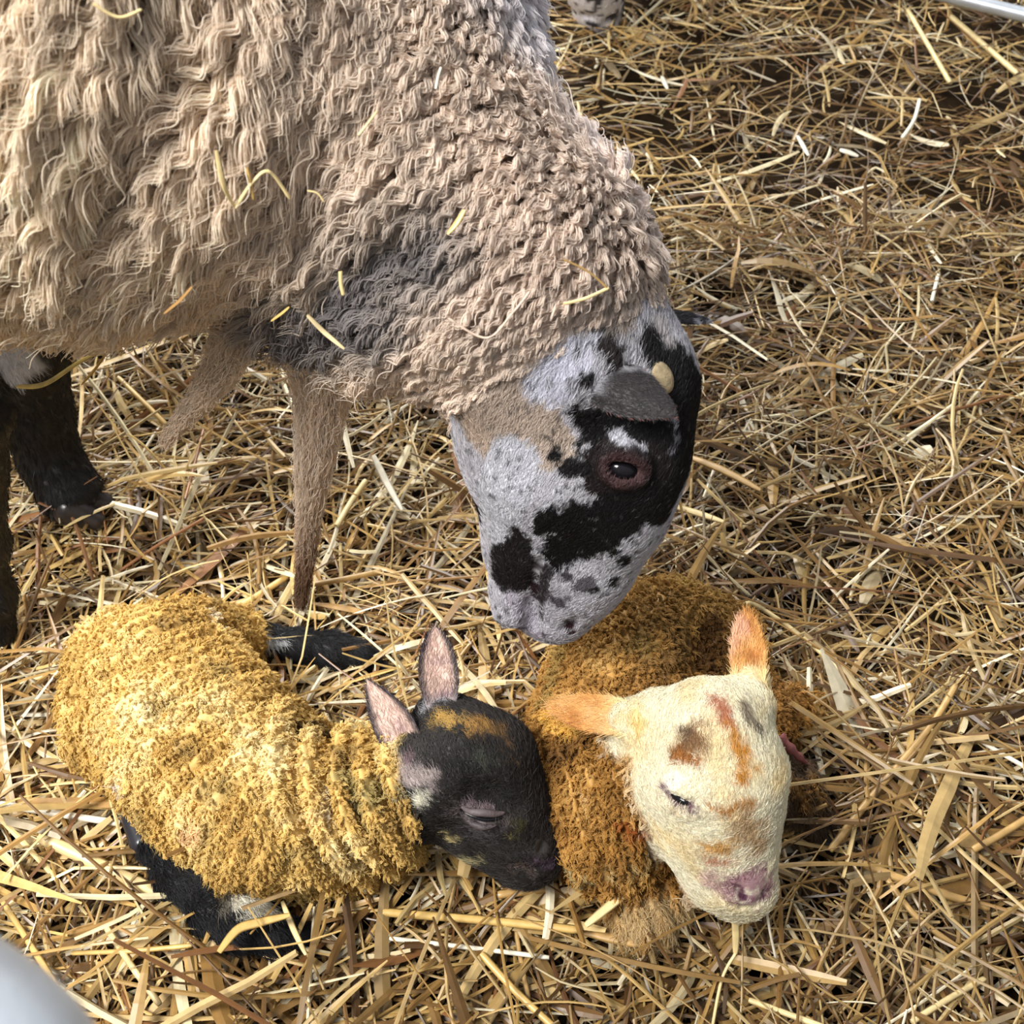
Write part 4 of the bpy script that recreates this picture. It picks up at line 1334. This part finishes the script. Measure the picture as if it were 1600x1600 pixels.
G1, PALE, WHITE, TAN, RED, BROWN = (214, 178, 106), (232, 208, 150), (240, 232, 210), (186, 150, 92), (160, 108, 64), (84, 62, 40)
BEDSTALKS = [
    ([(62, 1306), (200, 1372), (345, 1442)], 11, PALE, 'thick pale stalk slanting down to the white tuft on the folded black foreleg', 0, .050),
    ([(0, 1256), (95, 1272), (188, 1286)], 6, WHITE, 'cream stalk running in from the left edge towards the black lamb hoof', 0, .050),
    ([(598, 1425), (760, 1438), (905, 1453)], 7, G1, 'golden stalk lying level in front of both lambs', 0, .055),
    ([(900, 1452), (980, 1470), (1050, 1478)], 9, TAN, 'flat tan blade continuing rightwards below the cream lamb knee', 1, .045),
    ([(915, 1446), (968, 1402), (1030, 1348)], 8, PALE, 'pale blade leaning up against the chest of the orange lamb', 1, .075),
    ([(608, 1466), (730, 1480), (858, 1496)], 4, WHITE, 'thin whitish stalk below the level golden stalk', 0, .050),
    ([(342, 1488), (372, 1452), (410, 1440), (452, 1430)], 8, G1, 'bent golden blade arching over the folded black foreleg', 1, .085),
    ([(441, 1408), (458, 1450), (478, 1492)], 5, PALE, 'short pale blade standing beside the white leg tuft', 1, .070),
    ([(112, 1489), (200, 1486), (300, 1477)], 4, G1, 'thin golden stalk lying level near the bottom left steel corner', 0, .055),
    ([(165, 1447), (205, 1508), (250, 1570)], 5, PALE, 'pale tipped stalk slanting down right of the bottom left steel corner', 0, .055),
    ([(4, 1408), (50, 1480), (102, 1562)], 5, G1, 'golden stalk slanting down to the bottom left steel corner', 0, .055),
    ([(752, 1490), (805, 1548), (866, 1605)], 6, G1, 'golden stalk slanting down to the bottom edge between the lambs', 0, .055),
    ([(778, 1398), (825, 1392), (872, 1385)], 7, TAN, 'short cut stalk right under the black lamb nose', 0, .050),
    ([(802, 1424), (812, 1490), (826, 1562)], 4, TAN, 'dull stalk crossing under the level golden stalk', 0, .045),
    ([(1160, 950), (1180, 945), (1262, 1002), (1345, 1080)], 4, PALE, 'long pale grass stem slanting away from the orange ear tip', 0, .060),
    ([(1297, 1329), (1358, 1250), (1450, 1140), (1494, 1070)], 6, TAN, 'long tan stalk rising to the right of the cream lamb', 0, .055),
    ([(1520, 1328), (1560, 1306), (1606, 1278)], 6, TAN, 'tan stalk running out of the right edge below the middle', 0, .050),
    ([(1340, 1346), (1440, 1385), (1546, 1418)], 7, TAN, 'dull broad stalk lying right of the cream lamb muzzle', 0, .045),
    ([(1380, 1364), (1430, 1430), (1507, 1488)], 5, TAN, 'curved dull stalk in the lower right corner area', 0, .045),
    ([(1424, 1597), (1480, 1562), (1540, 1528)], 5, PALE, 'pale stalk rising from the bottom edge at right', 0, .050),
    ([(1170, 1562), (1225, 1582), (1290, 1606)], 5, PALE, 'pale stalk leaving the bottom edge below the cream lamb', 0, .050),
    ([(1536, 1160), (1570, 1180), (1604, 1200)], 4, WHITE, 'bright white stalk at the right edge level with the cream lamb head', 0, .055),
    ([(1485, 25), (1535, 68), (1590, 116)], 5, PALE, 'long pale stalk slanting below the far steel rail', 0, .060),
    ([(1418, 15), (1450, 70), (1485, 130)], 4, PALE, 'pale stalk left of the one below the far steel rail', 0, .060),
    ([(1437, 155), (1428, 188), (1409, 216)], 3, WHITE, 'white curved straw over the dark hollow at upper right', 0, .070),
    ([(1414, 94), (1430, 118), (1446, 140)], 2, BROWN, 'dark brown twig stuck in the straw at upper right', 0, .060),
    ([(1246, 212), (1254, 226), (1263, 243)], 4, WHITE, 'small white chip of straw right of the ewe neck', 1, .060),
    ([(1312, 234), (1326, 238), (1341, 244)], 5, WHITE, 'flat white chip of straw in the upper right litter', 1, .060),
    ([(1466, 429), (1461, 450), (1456, 471)], 3, WHITE, 'upright white straw at right above the middle of the pen', 0, .060),
    ([(1034, 119), (1038, 128), (1043, 139)], 4, WHITE, 'tiny white flake below the far speckled muzzle', 1, .060),
    ([(1078, 714), (1130, 735), (1188, 766)], 7, TAN, 'tan blade lying right of the ewe eye', 1, .060),
    ([(1050, 790), (1090, 802), (1132, 816)], 6, PALE, 'pale blade lying right of the ewe muzzle', 1, .060),
    ([(583, 711), (603, 752), (628, 797)], 6, WHITE, 'gleaming white blade left of the ewe jaw', 1, .070),
    ([(572, 750), (548, 785), (526, 822)], 5, PALE, 'pale stalk right of the hanging wool strand', 0, .060),
    ([(483, 914), (540, 904), (596, 892)], 5, TAN, 'greyish stalk lying level at the tip of the hanging wool strand', 0, .055),
    ([(187, 892), (250, 850), (319, 810)], 3, RED, 'thin reddish stalk lying above the yellow rump of the black faced lamb', 0, .060),
    ([(184, 589), (222, 626), (260, 664)], 4, G1, 'golden stalk right of the far black foreleg', 0, .060),
    ([(318, 671), (304, 725), (289, 780)], 2.5, RED, 'thin brown stalk left of the hanging wool strand', 0, .060),
    ([(300, 975), (360, 955), (450, 900)], 6, G1, 'golden stalk behind the rump of the black faced lamb', 0, .040),
]
for pts, wpx, col, lab, leaf, z in BEDSTALKS:
    p3 = []
    for x, y in pts:
        g = P(x, y, z=0.04)
        p3.append(P(x, y, z=float(bed(np.array([g[0]]), np.array([g[1]]))[0]) + z - 0.006))
    stalk(p3, wpx * dep(p3[0]) / F, col, lab, None, bool(leaf))

# straws held or hung
p3 = [P(1146, 1418, z=.108), P(1150, 1455, z=.085), P(1149, 1492, z=.065)]
stalk(p3, 6.5 * dep(p3[0]) / F, PALE, 'pale flat straw hanging from the mouth of the cream lamb', None, True)
p3 = [P(1149, 1490, z=.066), P(1128, 1530, z=.058), P(1112, 1610, z=.05)]
stalk(p3, 2.6 * dep(p3[0]) / F, PALE, 'thin stem trailing down from the straw in the cream lamb mouth', None)
p3 = [P(1196, 1412, z=.11), P(1203, 1455, z=.085), P(1212, 1497, z=.06)]
stalk(p3, 2.2 * dep(p3[0]) / F, WHITE, 'thin white straw dangling beside the cream lamb nose', None)
p3 = [P(26, 604, y=.775), P(70, 600, y=.77), P(124, 566, y=.765), P(186, 535, y=.75)]
stalk(p3, 6 * dep(p3[0]) / F, (244, 208, 116), 'golden straw draped across the far black foreleg below the fleece', None, True)
p3 = [P(128, 600, y=.76), P(150, 575, y=.755), P(176, 538, y=.75)]
stalk(p3, 6 * dep(p3[0]) / F, (206, 160, 72), 'orange straw flake hanging from the fleece by the far foreleg', None, True)

FLEECE_STRAW = [
    ([(338, 235), (350, 290), (367, 325)], 4, PALE, 'pale straw forming the left arm of a V on the flank fleece'),
    ([(368, 325), (392, 288), (420, 268), (453, 310)], 3, PALE, 'kinked straw on the fleece right of the pale V arm'),
    ([(386, 262), (392, 285), (396, 312)], 2, G1, 'short golden straw crossing the kinked straw on the fleece'),
    ([(480, 298), (496, 302), (506, 315)], 1.6, PALE, 'tiny curled straw on the fleece above the dark wool patch'),
    ([(145, 5), (185, 27), (221, 15)], 3, PALE, 'bent straw on the fleece at the top left edge'),
    ([(480, 492), (506, 518), (538, 545)], 4.2, (236, 214, 164), 'golden flake at the top of the hanging wool strand'),
    ([(424, 501), (438, 491), (452, 480)], 4, G1, 'short golden straw on the fleece left of the dark wool patch'),
    ([(532, 424), (533, 444), (537, 461)], 3, PALE, 'small pale straw upright in the dark wool patch'),
    ([(726, 328), (714, 348), (699, 366)], 4.5, G1, 'golden straw on the neck wool above the dark patch'),
    ([(700, 497), (760, 528), (800, 490), (828, 455)], 2, (216, 190, 170), 'long pinkish straw bent into a hook on the neck wool'),
    ([(880, 405), (920, 425), (949, 450)], 2, TAN, 'thin tan straw slanting on the neck wool behind the poll'),
    ([(880, 475), (915, 466), (951, 450)], 2.8, PALE, 'pale straw lying on the neck wool just above the ear'),
    ([(300, 448), (280, 470), (256, 490)], 4, (176, 136, 84), 'brown chaff flake in the lower flank fleece'),
    ([(560, 211), (573, 195), (589, 174)], 2, PALE, 'fine pale straw on the shoulder fleece'),
    ([(681, 139), (684, 122), (689, 105)], 2, WHITE, 'short white straw upright on the shoulder fleece'),
    ([(886, 235), (894, 252), (902, 268)], 1.4, BROWN, 'thin dark twig on the crest of the neck'),
]
for pts, wpx, col, lab in FLEECE_STRAW:
    pa = np.array(pts, float)
    h = E.hit(pa[:, 0], pa[:, 1], 0.4, 0.041)
    stalk(list(h), 1.15 * wpx * dep(h[0]) / F, col, lab, None, wpx >= 4)
print('done', time.time() - T0)
